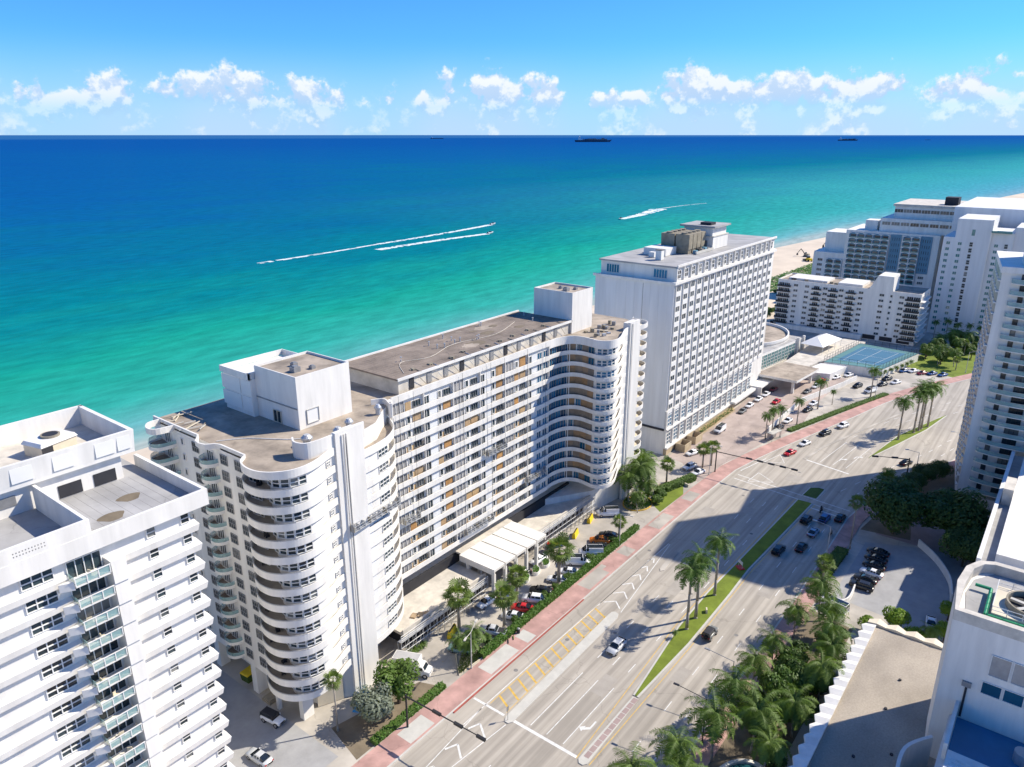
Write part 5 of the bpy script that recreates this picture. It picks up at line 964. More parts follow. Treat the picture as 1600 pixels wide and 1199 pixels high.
T = thing('planted_bed', 'round planted island with palms in the far tower drive', 'flower bed'); e = [(172.6 + 5 * cos(a), 88 + 4 * sin(a)) for a in [2 * pi * k / 24 for k in range(24)]]; MB().ribbon(e, 0, .3, .3, closed=True).build('edging', 'yellow_paint', T); me = MB()
for i in range(1600):
    a, r = rv.uniform(0, 6.3), rv.random() ** .5; x, y = 172.6 + 4.7 * r * cos(a), 88 + 3.7 * r * sin(a); z = rv.uniform(.1, 1.2); s = .24; me.add([(x - s, y, z), (x, y - s * .5, z + .2), (x + s, y, z), (x, y + s * .5, z + .1)], [(0, 1, 2, 3)])
me.build('plants', 'hedge_leaf', T)
T = thing('potted_palms', 'leafy green planting on the terrace beside the near balcony tower', 'plants'); 
for i in range(6): put('plant', PALM['coco', i % 3][1], T, (85 + i * 1.0, 92.6 + .3 * (i % 2), -1.4), i, .28)
# ------------------------------------------------------------ vehicles
def lathe_wheel(me, x, y, r, w):
    me.tube((x, y - w / 2, r), (x, y + w / 2, r), r, r, 12, 0); s = 1 if y > 0 else -1; return MB().tube((x, y + s * w / 2, r), (x, y + s * (w / 2 + .02), r), r * .62, r * .56, 10)
def loft(me, secs, mi=0, cap=True):
    """secs: list of rings of equal length"""
    o = len(me.v); n = len(secs[0])
    for s in secs: me.v += s
    for i in range(len(secs) - 1):
        for k in range(n): a = o + i * n; j = (k + 1) % n; me.f.append([a + k, a + j, a + n + j, a + n + k]); me.m.append(mi)
    if cap: me.f.append([o + k for k in range(n)]); me.m.append(mi); e = o + (len(secs) - 1) * n; me.f.append([e + k for k in range(n)][::-1]); me.m.append(mi)
def ring(x, w, z0, z1, c=.12):
    return [(x, -w + c * .3, z0), (x, -w, z0 + .18), (x, -w, z1 - c), (x, -w + c, z1), (x, w - c, z1), (x, w, z1 - c), (x, w, z0 + .18), (x, w - c * .3, z0)]
CARP = {   # profile: (x, half width, bottom, top) rings of the body, cabin rings, wheel x, radius
    'sed': ([(2.32, .62, .42, .62), (2.2, .8, .28, .74), (1.5, .88, .25, .86), (.7, .9, .25, .95), (-1.1, .9, .25, .98), (-1.9, .86, .27, .98), (-2.25, .78, .3, .9), (-2.34, .64, .42, .74)], [(1.05, .76, .92, .95), (.25, .66, .92, 1.42), (-.9, .65, .94, 1.43), (-1.75, .72, .95, .99)], (1.42, -1.4), .33),
    'suv': ([(2.36, .66, .5, .8), (2.25, .85, .34, .98), (1.5, .93, .3, 1.06), (.8, .95, .3, 1.12), (-1.6, .95, .3, 1.14), (-2.2, .92, .32, 1.12), (-2.36, .8, .45, .95)], [(1.1, .8, 1.08, 1.12), (.45, .72, 1.08, 1.68), (-1.5, .7, 1.1, 1.7), (-2.2, .78, 1.1, 1.16)], (1.45, -1.42), .38),
    'van': ([(2.75, .7, .5, .85), (2.65, .93, .36, 1.1), (1.9, 1.0, .34, 1.25), (1.5, 1.0, .34, 1.4), (-2.6, 1.0, .34, 1.4), (-2.72, .95, .36, 1.35)], [(1.85, .92, 1.2, 1.3), (1.15, .86, 1.3, 2.15), (.9, .86, 1.3, 2.2), (-2.6, .86, 1.36, 2.2), (-2.7, .88, 1.36, 1.6)], (1.75, -1.7), .37),
    'pick': ([(2.7, .7, .55, .85), (2.6, .92, .4, 1.02), (1.6, .96, .38, 1.12), (.4, .97, .38, 1.16), (-2.6, .97, .4, 1.16), (-2.7, .94, .45, 1.1)], [(1.2, .82, 1.12, 1.16), (.6, .74, 1.12, 1.72), (-.6, .74, 1.12, 1.74), (-.95, .8, 1.12, 1.2)], (1.75, -1.65), .4),
    'jeep': ([(2.05, .6, .6, 1.0), (2.0, .72, .55, 1.08), (.9, .78, .5, 1.14), (.7, .86, .5, 1.14), (-1.95, .86, .5, 1.14), (-2.0, .84, .55, 1.1)], [(.75, .8, 1.12, 1.2), (.55, .76, 1.12, 1.8), (-1.9, .76, 1.12, 1.82), (-1.97, .8, 1.12, 1.2)], (1.3, -1.3), .42)}
def car_meshes(k):
    body, cab, wx, r = CARP[k]; b = MB(); loft(b, [ring(*q) for q in body])
    c = MB(); loft(c, [ring(x, w, z0, z1, .14) for x, w, z0, z1 in cab]); roof = MB(); tops = [q for q in cab if q[3] > 1.3 + (k == 'van') * .6]
    x0, x1 = tops[0][0], tops[-1][0]; w = tops[0][1]; zt = tops[0][3]
    roof.frust(x1 - .05, x0 + .05, -w + .04, w - .04, zt - .06, x1 + .1, x0 - .12, -w + .16, w - .16, zt + .035)
    if k == 'van': roof.box(-2.62, .55, -.9, .9, 1.3, 2.16)
    for s in (-1, 1):      # pillars
        for q in tops[:1] + tops[-1:] + ([(-.35, w, 0, zt)] if k in ('sed', 'suv') else []): roof.frust(q[0] - .09, q[0] + .03, s * (w + .1) - .03, s * (w + .1) + .03, body[3][3] - .05, q[0] - .09, q[0] + .03, s * (w - .05) - .03, s * (w - .05) + .03, zt - .02)
    wh = [MB() for _ in range(4)]; rims = []
    for i, (x, s) in enumerate([(x, s) for x in wx for s in (-1, 1)]): rims.append(lathe_wheel(wh[i], x, s * (body[3][1] - .1), r, .24).mesh('rim', 'chrome'))
    hl = MB(); z = body[1][3] - .16
    f = body[1][0]; hl.box(f - .1, f + .06, .45, .76, z - .1, z + .06); h2 = MB().box(f - .1, f + .06, -.76, -.45, z - .1, z + .06); e = body[-2][0]; zt2 = body[-2][3] - .25
    t1 = MB().box(e - .1, e + .04, .5, .8, zt2, zt2 + .16); t2 = MB().box(e - .1, e + .04, -.8, -.5, zt2, zt2 + .16)
    parts = [('body', b.mesh('body', 'paint_car', True)), ('cabin_glass', c.mesh('cabin_glass', 'car_glass')), ('roof', roof.mesh('roof', 'paint_car' if k != 'jeep' else 'dark'))]
    parts += [('wheel', m.mesh('wheel', 'tyre'), q) for m, q in zip(wh, rims)] + [('headlight', hl.mesh('headlight', 'lamp_white')), ('headlight', h2.mesh('headlight', 'lamp_white')), ('tail_light', t1.mesh('tail_light', 'lamp_red')), ('tail_light', t2.mesh('tail_light', 'lamp_red'))]
    if k == 'pick': parts.append(('cargo_bed', MB().box(-2.55, -1.05, -.8, .8, 1.17, 1.175).mesh('cargo_bed', 'dark')))
    if k == 'jeep': parts.append(('spare_wheel', MB().tube((-2.02, 0, 1.05), (-2.22, 0, 1.05), .4, .4, 14).mesh('spare_wheel', 'tyre')))
    for s in (-1, 1): parts.append(('mirror', MB().box(cab[0][0] - .25, cab[0][0] - .1, s * (w + .2) - .1, s * (w + .2) + .1, body[3][3], body[3][3] + .14).mesh('mirror', 'paint_car')))
    return parts
CM = {k: car_meshes(k) for k in CARP}
CC = {'w': (.78, .78, .78), 'k': (.02, .021, .023), 's': (.52, .53, .54), 'g': (.17, .175, .17), 'r': (.5, .012, .02), 'b': (.03, .09, .25), 'l': (.22, .32, .42), 'o': (.75, .2, .02), 't': (.2, .32, .32), 'm': (.22, .03, .04)}
CN = {'w': 'white', 'k': 'black', 's': 'silver', 'g': 'grey', 'r': 'red', 'b': 'blue', 'l': 'pale blue', 'o': 'orange', 't': 'teal', 'm': 'maroon'}
KN = {'sed': 'sedan', 'suv': 'suv', 'van': 'van', 'pick': 'pickup', 'jeep': 'jeep'}
def car(k, c, x, y, yaw, where, z=0):
    nm = {'van': 'van', 'pick': 'pickup_truck', 'jeep': 'off_road_car'}.get(k, 'parked_car'); kind = {'jeep': 'off-roader', 'pick': 'pickup', 'suv': 'SUV'}.get(k, KN[k])
    t = thing(nm, '%s %s %s' % (CN[c], kind, where), 'van' if k == 'van' else 'truck' if k == 'pick' else 'car', (x, y, z), R(yaw), 'cars and vans', 1.12)
    for n, me, *sub_ in CM[k]:
        o = put(n, me, t, col=CC[c])
        for q in sub_: put('rim', q, o)
    return t
HOT = 'in the line along the hotel drive, '
CARS = [('van', 'w', 161.4, 91.2, 131, 'parked at the foot of the far tower beside the yellow barrier'), ('sed', 'b', 139.2, 93.3, 152, 'by the far end of the entrance canopy'), ('sed', 'k', 151.4, 85.0, 110, 'behind the orange car at the far end of the hedge'), ('sed', 'o', 147.9, 85.6, 122, 'between black cars by the hedge'), ('sed', 'k', 144.8, 84.1, 124, 'between the orange car and a white van by the hedge'), ('van', 'w', 141.2, 84.1, 128, 'by the hedge next to a black car'), ('van', 'w', 135.6, 84.3, -56, 'by the hedge facing the road, beside the tall fan palm'), ('sed', 'w', 130.6, 83.8, 115, 'at the hedge half behind the tall fan palm, farther one'), ('sed', 'w', 126.4, 84.0, 114, 'at the hedge half behind the tall fan palm, nearer one'), ('sed', 'k', 120.4, 84.6, 112, 'at the hedge between white cars under palm leaves'), ('suv', 'w', 116.6, 83.9, 116, 'at the hedge next to the red sports car'), ('sed', 'r', 112.4, 84.0, 114, 'parked at the hedge between two white cars'), ('sed', 'w', 108.8, 83.8, 111, 'at the hedge on the near side of the red car'), ('pick', 's', 102.0, 83.9, 112, 'at the hedge under the bushy fan palm'), ('sed', 't', 93.6, 85.6, 112, 'under the feather palms at the nose of the car park'),
        ('sed', 'w', 130.5, 92.6, 172, 'parked before the middle of the entrance canopy'), ('sed', 'k', 123.0, 92.2, 172, 'parked before the entrance canopy in its shade'), ('sed', 'w', 109.2, 91.6, 176, 'parked beside the near end of the canopy'), ('jeep', 'w', 58.6, 99.4, -81, 'with black top in the alley by the near tower'),
        ('suv', 's', 113.5, 60.7, 180, 'driving towards the viewer in the sunlit lanes by palm shadows'), ('jeep', 'g', 129.2, 47.3, 0, 'with spare wheel driving away beside the near median palms'), ('suv', 'k', 171.1, 47.2, -2, 'in the shadow, last of the queue beside the median'), ('sed', 'k', 176.2, 43.1, -2, 'in the shaded queue, middle lane, last one'), ('suv', 'k', 191.5, 46.6, -2, 'at the front of the shaded queue beside the median'), ('suv', 'b', 195.1, 42.8, -2, 'at the front of the shaded queue in the middle lane'), ('sed', 'l', 185.7, 43.0, -2, 'second in the shaded queue in the middle lane'), ('sed', 'k', 198.3, 39.6, -2, 'in the shaded kerb lane under the big tree'),
        ('sed', 'r', 234.1, 65.0, 165, 'waiting first at the far stop line'), ('sed', 'w', 245.1, 63.6, 164, 'second behind the red car on the far road'), ('suv', 'k', 258.5, 60.8, 163, 'third behind the red car on the far road'), ('suv', 'w', 269.7, 57.8, 163, 'fourth behind the red car on the far road'), ('sed', 'k', 248.9, 33.0, -20, 'half hidden behind the dark palm on the far road'),
        ('sed', 'g', 262.5, 92.2, 180, HOT + 'nearest the flower bed'), ('sed', 'w', 270.3, 92.4, 178, HOT + 'second from the flower bed'), ('sed', 'w', 279.4, 92.2, 178, HOT + 'third from the flower bed'), ('sed', 'w', 286.9, 91.9, 177, HOT + 'fourth from the flower bed'), ('sed', 'm', 295.0, 91.6, 176, HOT + 'under the canopy edge'), ('sed', 'r', 280.8, 85.6, 175, 'alone in the middle of the hotel drive'), ('van', 'w', 238.8, 91.2, 179, 'parked at the near end of the yellow flower bed'), ('sed', 'k', 254.2, 75.4, 174, 'below the ramp wall by the bus shelter palms'), ('sed', 'w', 262.9, 75.2, 174, 'below the ramp wall, next one up from the black sedan'),
        ('sed', 'w', 214.4, 90.4, 161, 'tucked by the tan enclosure at the hotel corner'), ('suv', 'w', 203.5, 86.4, 166, 'at the hotel corner hedge, one of two side by side, farther from road'), ('sed', 'w', 201.6, 82.6, 165, 'at the hotel corner hedge, nearest the road'),
        ('sed', 'r', 318.4, 79.4, 171, 'outside the hotel canopy'), ('sed', 'w', 309.7, 79.0, 172, 'beside the hotel canopy columns'), ('sed', 'g', 300.7, 79.8, 171, 'beside the hotel canopy near corner'), ('sed', 'w', 287.6, 73.4, 169, 'below the ramp wall beside a tall slim palm, farther one'), ('sed', 'k', 279, 73.0, 167, 'below the ramp wall beside a tall slim palm, nearer one'), ('sed', 'w', 327.2, 75.8, 164, 'at the foot of the pool deck, nearer one'), ('sed', 'w', 334.0, 72.4, 163, 'at the foot of the pool deck, farther one'), ('suv', 'k', 320.5, 65.3, 165, 'driving in the lower hotel lot'), ('van', 'w', 316.7, 59.5, 160, 'long and parked by the hedge strip of the hotel lot'), ('sed', 'w', 349.8, 61.3, 163, 'in the far row of the hotel lot, leftmost'), ('sed', 'm', 355.4, 58.9, 151, 'in the far row of the hotel lot, second from left'), ('sed', 'b', 355.6, 54.6, 153, 'in the far row of the hotel lot, third from left'), ('sed', 'w', 357.8, 51.2, 155, 'in the far row of the hotel lot, beside the lawn'), ('sed', 'm', 356.7, 47.5, 150, 'in the far row of the hotel lot, third from the right'), ('sed', 'b', 358.8, 43.9, 154, 'in the far row of the hotel lot, second from the right'), ('sed', 'b', 359.4, 39.9, 154, 'at the right end of the far row of the hotel lot'), ('suv', 'k', 338.2, 57.8, 159, 'in the near row of the hotel lot, farthest'), ('sed', 'k', 329.3, 57.6, 157, 'in the near row of the hotel lot, nearest the white limousine'), ('sed', 'w', 335.7, 53.8, 155, 'in the near row of the hotel lot beside the hedge strip'),
        ('sed', 'k', 185.6, 27.1, 85, 'in the shaded car park, farthest of the row'), ('sed', 'k', 182, 26.8, 85, 'in the shaded car park, second from the far end'), ('sed', 'k', 178.4, 26.4, 85, 'in the shaded car park, next beyond the white one'), ('sed', 'w', 174.6, 26.1, 87, 'in the shaded car park, the only white one'), ('sed', 'k', 171, 26.6, 87, 'in the shaded car park, next nearer than the white one'), ('suv', 'k', 167.2, 26.6, 92, 'in the shaded car park, nearest of the row'), ('van', 'w', 155.2, 29.5, 80, 'behind the coconut palm at the top of the grove'), ('sed', 'w', 161.5, 11.2, -171, 'parked behind yellow green bushes beyond the gravel roof'), ('sed', 'k', 202.0, 3.4, 159, 'at the entrance of the green balcony tower'), ('sed', 's', 52.0, 94.0, 95, 'at the bottom left corner in the alley')]
for c in CARS: car(*c)
T = thing('box_truck', 'white box truck parked beside the round green tree', 'truck', (83.2, 88.6, 0), R(-66), 'cars and vans', 1.08)
MB().box(-3.6, 1.3, -1.15, 1.15, .9, 3.5).build('cargo_box', 'white', T); MB().box(-3.45, 1.15, -1, 1, 3.5, 3.53).build('box_roof', 'roof_grey', T); b = MB(); loft(b, [ring(3.4, .95, .5, 1.25), ring(3.2, 1.02, .45, 1.4), ring(2.5, 1.05, .45, 1.6), ring(2.1, 1.05, .45, 2.3), ring(1.4, 1.05, .45, 2.45)]); b.build('cab', 'white', T)
MB().add([(2.56, -.85, 1.66), (2.56, .85, 1.66), (2.14, .8, 2.26), (2.14, -.8, 2.26)], [(0, 1, 2, 3)]).build('windscreen', 'car_glass', T); MB().box(1.5, 2.1, -1.07, 1.07, 1.6, 2.2).build('side_glass', 'car_glass', T)
for x in (2.5, -2.2):
    for s in (-1, 1): w = MB(); q = lathe_wheel(w, x, s * .95, .45, .3); q.build('rim', 'chrome', w.build('wheel', 'tyre', T))
MB().box(-3.4, 3, -.5, .5, .5, .9).build('chassis', 'dark', T)
# two riders waiting in the shaded queue
def rider(x, y, yaw, label, shirt):
    T = thing('motorcycle', label.replace('rider', 'motorcycle under a rider'), 'motorcycle', (x, y, 0), R(yaw), 'motorcycles', 1.15)
    for wx in (.7, -.7): MB().tube((wx, -.07, .32), (wx, .07, .32), .32, .32, 14).build('wheel', 'tyre', T)
    b = MB(); loft(b, [ring(.7, .06, .6, .85, .04), ring(.3, .16, .35, .95, .05), ring(-.3, .16, .35, .82, .05), ring(-.95, .1, .65, .85, .04)]); b.build('body', 'dark', T); MB().tube((.62, -.35, 1.05), (.62, .35, 1.05), .03).tube((.7, 0, .32), (.58, 0, 1.05), .05).build('handlebar', 'chrome', T)
    me = bpy.data.meshes.new('person'); V = [(-.25, 0, .9), (-.2, 0, 1.2), (-.1, 0, 1.45), (-.06, 0, 1.6), (0, 0, 1.78), (-.1, .2, 1.44), (.2, .3, 1.2), (.55, .3, 1.08), (-.1, -.2, 1.44), (.2, -.3, 1.2), (.55, -.3, 1.08), (-.2, .14, .88), (.2, .2, .82), (.1, .2, .42), (.22, .2, .36), (-.2, -.14, .88), (.2, -.2, .82), (.1, -.2, .42), (.22, -.2, .36)]
    E = [(0, 1), (1, 2), (2, 3), (3, 4), (2, 5), (5, 6), (6, 7), (2, 8), (8, 9), (9, 10), (0, 11), (11, 12), (12, 13), (13, 14), (0, 15), (15, 16), (16, 17), (17, 18)]
    me.from_pydata(V, E, []); me.materials.append(MT[shirt]); o = put('person', me, None, (x, y, 0), R(yaw), 1.15, label, 'person', 'riders'); m = o.modifiers.new('skin', 'SKIN'); rad = [.17, .17, .17, .07, .13, .08, .055, .045, .08, .055, .045, .1, .085, .06, .06, .1, .085, .06, .06]
    for i, r in enumerate(rad): me.skin_vertices[0].data[i].radius = (r, r)
    me.skin_vertices[0].data[0].use_root = True; o.modifiers.new('sub', 'SUBSURF').levels = 1
rider(199.6, 45, -3, 'rider in dark clothes waiting at the shaded crosswalk', 'dark'); rider(188, 39.2, -3, 'rider in grey clothes beside the kerb in the shaded queue', 'asphalt')
def walker(x, y, yaw, label, m):
    me = bpy.data.meshes.new('person'); V = [(0, 0, .92), (0, 0, 1.15), (0, 0, 1.4), (0, 0, 1.52), (.02, 0, 1.68), (0, .2, 1.4), (-.05, .26, 1.12), (.1, .26, .88), (0, -.2, 1.4), (.05, -.26, 1.12), (.2, -.26, .9), (0, .1, .88), (.12, .1, .48), (.02, .1, .06), (.18, .1, .04), (0, -.1, .88), (.02, -.1, .48), (-.2, -.1, .1), (-.06, -.1, .04)]
    me.from_pydata(V, [(0, 1), (1, 2), (2, 3), (3, 4), (2, 5), (5, 6), (6, 7), (2, 8), (8, 9), (9, 10), (0, 11), (11, 12), (12, 13), (13, 14), (0, 15), (15, 16), (16, 17), (17, 18)], []); me.materials.append(MT[m])
    o = put('person', me, None, (x, y, .13), R(yaw), 1.1, label, 'person', 'people on foot'); o.modifiers.new('skin', 'SKIN')
    for i, r in enumerate([.15, .14, .16, .06, .1, .07, .05, .04, .07, .05, .04, .1, .07, .05, .05, .1, .07, .05, .05]): me.skin_vertices[0].data[i].radius = (r, r)
    me.skin_vertices[0].data[0].use_root = True; o.modifiers.new('sub', 'SUBSURF').levels = 1
walker(264, 19, 150, 'person in dark clothes on the far right sidewalk nearest the white tower', 'dark'); walker(254.6, 22.4, 150, 'person in dark clothes on the right sidewalk, middle of three', 'dark'); walker(247.4, 24.9, -30, 'person in grey clothes on the right sidewalk behind the shrubs', 'asphalt')
# ------------------------------------------------------------ street furniture
def lamp(x, y, h, arms, label, m='galv', L=2.6):
    T = thing('street_lamp', label, 'street lamp', (x, y, 0), 0, 'street lamps'); MB().cyl(0, 0, 0, .5, .22, 8).cyl(0, 0, .5, h, .13, 8, r1=.08).build('pole', m, T)
    for a in arms:
        dx, dy = cos(R(a)), sin(R(a)); ar = MB().tube((0, 0, h - .1), (dx * L, dy * L, h + .5), .06).build('arm', m, T); MB().box(-.1, .9, -.18, .18, -.08, .1).build('lamp_head', m, ar, loc=(dx * L, dy * L, h + .52), rz=R(a))
lamp(91, 80.4, 8.6, (20, 200), 'double armed concrete street lamp by the hedge at the car park entry', 'kerb'); lamp(149.4, 80.6, 9, (-90,), 'slim lamp at the far end of the hedge', 'kerb'); lamp(202.8, 79.6, 10, (-90,), 'tall lamp beside the fan palms before the hotel', 'kerb'); lamp(174.6, 36.6, 9.5, (95,), 'lamp reaching over the shaded queue of cars', 'galv', 3.4)
lamp(113, 36.4, 9.5, (95,), 'lamp reaching over the road out of the coconut palms', 'grey_metal', 4.6); lamp(101, 36.4, 9.5, (95,), 'dark lamp reaching over the road at the bottom right', 'black_metal', 5); lamp(237, 28.4, 9.5, (110,), 'lamp at the shrubs beside the white tower garden', 'galv', 3); lamp(262, 19.6, 9.5, (115,), 'lamp on the far right sidewalk before the white tower', 'galv', 3.4); lamp(246.6, 72.6, 9.5, (-70,), 'lamp beside the bus shelter', 'kerb'); lamp(309, 56, 9.5, (-60,), 'lamp by the white limousine in the hotel lot', 'kerb'); lamp(371, 32.6, 9.5, (-60,), 'lamp at the far lawn edge', 'kerb')
def mast(x, y, h, ang, L, label, n=4):
    T = thing('traffic_signal', label, 'traffic signal', (x, y, 0), R(ang), 'signal mast arms'); MB().cyl(0, 0, 0, h, .2, 10, r1=.16).build('pole', 'black_metal', T); ar = MB().tube((0, 0, h - .4), (L, 0, h), .15, .08, 8).build('arm', 'black_metal', T)
    for i in range(n): xx = L * (.42 + .56 * i / max(1, n - 1)); MB().box(xx - .9, xx + .9, -.22, .22, h - .35, h + .1).build('signal_head', 'black_metal', ar)
mast(206, 79, 7.4, -88, 24, 'long black signal mast arm over the intersection from the hotel side', 5); mast(72.4, 79.4, 7.2, -88, 17, 'black signal mast arm at the bottom of the frame', 3); mast(236.6, 30.6, 7.2, 118, 10, 'black signal mast arm from the tower garden corner', 2)
T = thing('bus_shelter', 'grey bus shelter with flat roof by the three palms', 'bus shelter', (243.6, 73.6, 0), -.2); MB().box(-3, 3, -1.1, 1.1, 2.7, 2.95).build('roof', 'kerb', T); MB().box(-2.8, 2.8, .9, 1, .3, 2.5).build('back_panel', 'glass_grey', T); MB().box(-1.6, 1.6, .3, .8, .4, .5).build('bench', 'grey_metal', T)
for x in (-2.8, 2.8):
    for y in (-.9, .9): MB().cyl(x, y, 0, 2.7, .07, 6).build('post', 'grey_metal', T)
T = thing('median_sign', 'white framed sign with red base on the shaded median grass', 'sign', (158, 52, .2), .9); MB().box(-.9, .9, -.05, .05, 1.2, 2).build('panel', 'paint', T); MB().cyl(-.8, 0, 0, 2, .05, 6).build('post', 'galv', T); MB().cyl(.8, 0, 0, 2, .05, 6).build('post', 'galv', T); MB().box(-1, 1, -.7, .7, 0, .25).build('base', 'red', T)
T = thing('median_bench', 'small pale block on the sunny median grass by the palms', 'marker', (136.4, 51.2, .2), .5); MB().frust(-.6, .6, -.2, .2, 0, -.5, .5, -.15, .15, .9).build('block', 'cream', T)
T = thing('island_sign', 'thin sign post at the near tip of the concrete traffic island', 'sign', (84.6, 66.3, .15)); MB().cyl(0, 0, 0, 3, .05, 6).build('post', 'grey_metal', T); MB().box(-.3, .3, -.03, .03, 2, 3).build('panel', 'grey_metal', T)
for i, (x, y, m, lb) in enumerate(((103.4, 79.5, 'hedge_leaf', 'green rental scooter lying by the sidewalk wall'), (105.4, 79.7, 'dark', 'dark litter bin by the sidewalk wall'), (101.8, 79.6, 'dark', 'dark rental scooter beside the green one'))):
    T = thing('scooter' if i != 1 else 'litter_bin', lb, 'scooter' if i != 1 else 'bin', (x, y, .13), .7)
    if i == 1: MB().cyl(0, 0, 0, 1.1, .35, 10).build('drum', m, T); MB().cyl(0, 0, 1.1, 1.25, .38, 10, r1=.2).build('lid', 'grey_metal', T)
    else: MB().box(-.5, .5, -.08, .08, .12, .2).build('deck', m, T); MB().tube((.5, 0, .15), (.4, 0, 1.1), .04).tube((.4, -.25, 1.1), (.4, .25, 1.1), .03).build('handlebar', m, T); MB().tube((.55, -.04, .12), (.55, .04, .12), .12, n=10).build('wheel', 'tyre', T); MB().tube((-.55, -.04, .12), (-.55, .04, .12), .12, n=10).build('wheel', 'tyre', T)
# ------------------------------------------------------------ sea traffic and beach works
def wake(name, P, w0, w1, label):
    me = MB(); n = len(P)
    for i in range(n - 1):
        for s in range(3):
            def pt(i, e):
                w = lerp(w0, w1, i / (n - 1)); a = P[max(0, i - 1)]; c = P[min(n - 1, i + 1)]; dx, dy = c[0] - a[0], c[1] - a[1]; l = hypot(dx, dy); k = (e - 1.5) / 1.5 * w * rv.uniform(.75, 1.15); return (P[i][0] - dy / l * k, P[i][1] + dx / l * k, -1.42)
            if rv.random() < lerp(1, .75, i / n): me.add([pt(i, s), pt(i + 1, s), pt(i + 1, s + 1), pt(i, s + 1)], [(0, 1, 2, 3)])
    me.build(name, 'foam', label=label, cat='wake', kind='stuff')
mat('foam', (.75, .8, .8), .7, .3, .2)
def curve(a, b, bend, n): 
    return [(lerp(a[0], b[0], t) + bend * sin(pi * t) * .3, lerp(a[1], b[1], t) + bend * sin(pi * t)) for t in [i / n for i in range(n + 1)]]
def boat(x, y, yaw, s, label):
    T = thing('speedboat', label, 'boat', (x, y, -1.4), yaw, 'speedboats', s); b = MB(); loft(b, [[(4, 0, 1.1), (4, 0, 1.2), (4, .02, 1.2), (4, .02, 1.1)], [(2, -.9, .3), (2, -1.1, 1.1), (2, 1.1, 1.1), (2, .9, .3)], [(-3, -1.1, .1), (-3, -1.25, .95), (-3, 1.25, .95), (-3, 1.1, .1)]]); b.build('hull', 'white_clean', T); MB().frust(-.8, 1.2, -.8, .8, 1, -.6, .5, -.7, .7, 1.9).build('cockpit', 'car_glass', T); MB().box(-3.5, -3, -.4, .4, .3, 1.5).build('outboard_motor', 'dark', T)
boat(699, 569, -.05, 1.3, 'farther of the two speedboats running side by side'); wake('wake', curve((695, 569), (500, 552), -3, 60), 4, 3, 'long white wake of the farther speedboat'); wake('wake', curve((500, 552), (360, 545), -2, 30), 2, 3, 'fading tail of the farther wake')
boat(632, 518, -.02, 1.3, 'nearer of the two speedboats running side by side'); wake('wake', curve((628, 518), (474, 524), 3, 55), 4, 4.4, 'white wake of the nearer speedboat')
boat(843, 477, 3.4, 1.4, 'lone speedboat turning off the hotel'); wake('wake', curve((847, 478), (999, 503), -4, 40), 4, 11, 'broad curved wake of the lone speedboat'); wake('wake', curve((999, 503), (1130, 488), 4, 24), 1.6, 1, 'thin tail of the lone wake')
def ship(x, y, L, label, boxes=True):
    T = thing('cargo_ship', label, 'ship', (x, y, -1.5), R(37.7 - 90) + .06, 'ships on the horizon'); h = L * .05; b = MB(); loft(b, [[(L / 2, -.1, h * 1.2), (L / 2, .1, h * 1.2), (L / 2 - h, .1, 0), (L / 2 - h, -.1, 0)], [(L * .38, -L * .05, h), (L * .38, L * .05, h), (L * .38, L * .04, 0), (L * .38, -L * .04, 0)], [(-L * .5, -L * .05, h), (-L * .5, L * .05, h), (-L * .48, L * .04, 0), (-L * .48, -L * .04, 0)]]); b.build('hull', 'ship_hull', T)
    MB().box(-L * .4, -L * .34, -L * .05, L * .05, h, h * 2.6).box(-L * .385, -L * .36, -L * .012, L * .012, h * 2.6, h * 3.2).build('bridge', 'hotel_side', T)
    if boxes:
        for i in range(9): MB().box(-L * .3 + i * L * .075, -L * .3 + i * L * .075 + L * .066, -L * .045, L * .045, h, h * random.uniform(1.5, 2.1)).build('container_stack', random.choice(['ship_hull', 'blue_panel', 'asphalt']), T)
mat('ship_hull', (.05, .08, .12), .7, .2, .01)
ship(9999, 6186, 560, 'large loaded container ship on the horizon'); ship(15732, 14752, 370, 'small cargo ship at the left on the horizon', False); ship(15078, 3874, 380, 'cargo ship at the right on the horizon'); ship(17974, 3057, 120, 'tiny distant ship at the far right of the horizon', False)
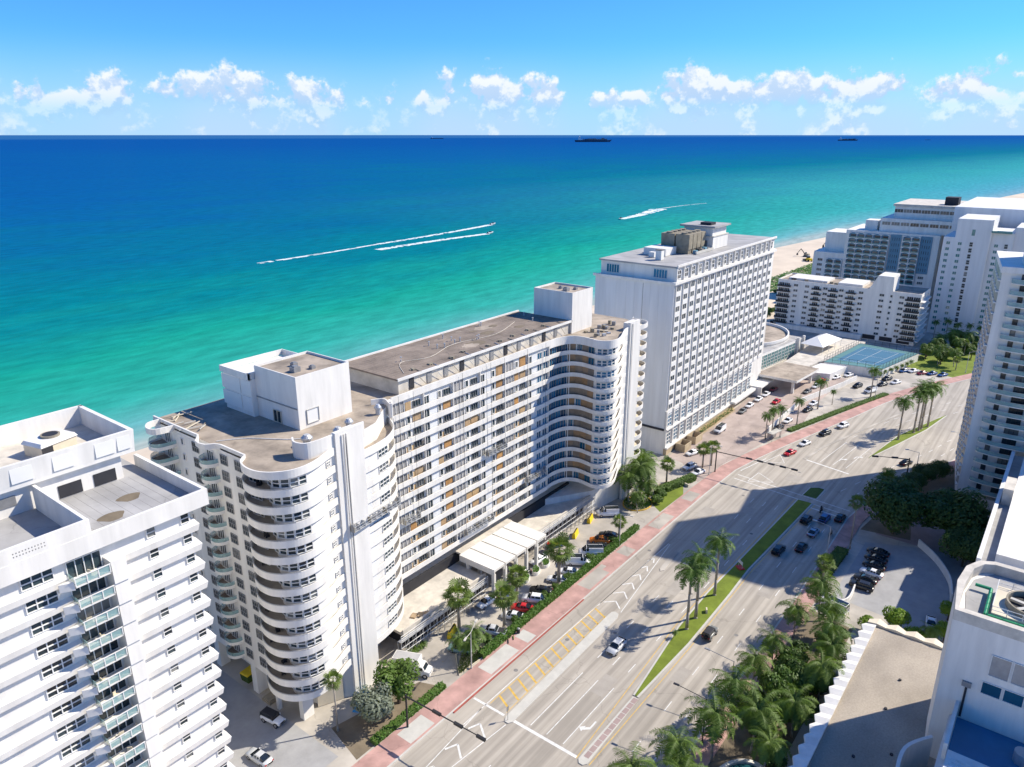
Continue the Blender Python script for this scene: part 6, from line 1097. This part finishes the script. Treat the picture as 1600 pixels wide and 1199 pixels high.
def digger(x, y, yaw, s, label):
    T = thing('excavator', label, 'excavator', (x, y, .1), R(yaw), 'beach excavators', s)
    for yy in (-1.2, 1.2): MB().frust(-2, 2, yy - .35, yy + .35, 0, -1.6, 1.6, yy - .35, yy + .35, .9).build('track', 'dark', T)
    MB().box(-1.9, 1.3, -1.3, 1.3, 1, 2.3).build('body', 'rust_metal', T); MB().frust(.2, 1.4, -1.2, -.1, 2.3, .3, 1.1, -1.1, -.2, 3.2).build('cab', 'car_glass', T); MB().tube((1, .3, 2), (4.2, .3, 5.4), .32, .25).build('boom', 'dark', T); MB().tube((4.2, .3, 5.4), (6.6, .3, 2), .25, .18).build('arm', 'dark', T); MB().frust(6.1, 7.1, -.3, .9, .6, 6.3, 7, -.2, .8, 1.9).build('bucket', 'dark', T)
digger(726, 184, 100, 1.7, 'dark excavator with raised boom on the beach, farther one'); digger(664, 192, 80, 1.2, 'tan excavator on the beach by the sand tracks'); 
T = thing('loader', 'yellow wheel loader on the beach beside the tan excavator', 'loader', (640, 183, .1), 1, None, 1.4)
MB().box(-2.4, 1, -1, 1, .8, 2).build('body', 'yellow', T); MB().box(-.6, .8, -.8, .8, 2, 3.2).build('cab', 'car_glass', T); MB().box(2, 3.2, -1.4, 1.4, .2, 1.3).build('bucket', 'rust_metal', T); MB().tube((.8, .7, 1.6), (2.4, .7, .7), .15).tube((.8, -.7, 1.6), (2.4, -.7, .7), .15).build('lift_arm', 'yellow', T)
for x in (-1.6, 1):
    for s in (-1, 1): MB().tube((x, s * 1.0, .65), (x, s * 1.35, .65), .65, n=12).build('wheel', 'tyre', T)
for i, (x, y) in enumerate(((1500, 128), (1620, 96), (1700, 70), (1820, 60))): MB().box(-18, 18, -14, 14, 0, 26 + 6 * i).box(-10, 10, -8, 8, 26 + 6 * i, 30 + 6 * i).build('distant_building', 'hotel_side', loc=(x, y - 90, 0), rz=-.15, label='pale distant building behind the far beach, ' + ['nearest', 'second nearest', 'third nearest', 'farthest'][i], cat='building', group='distant buildings')
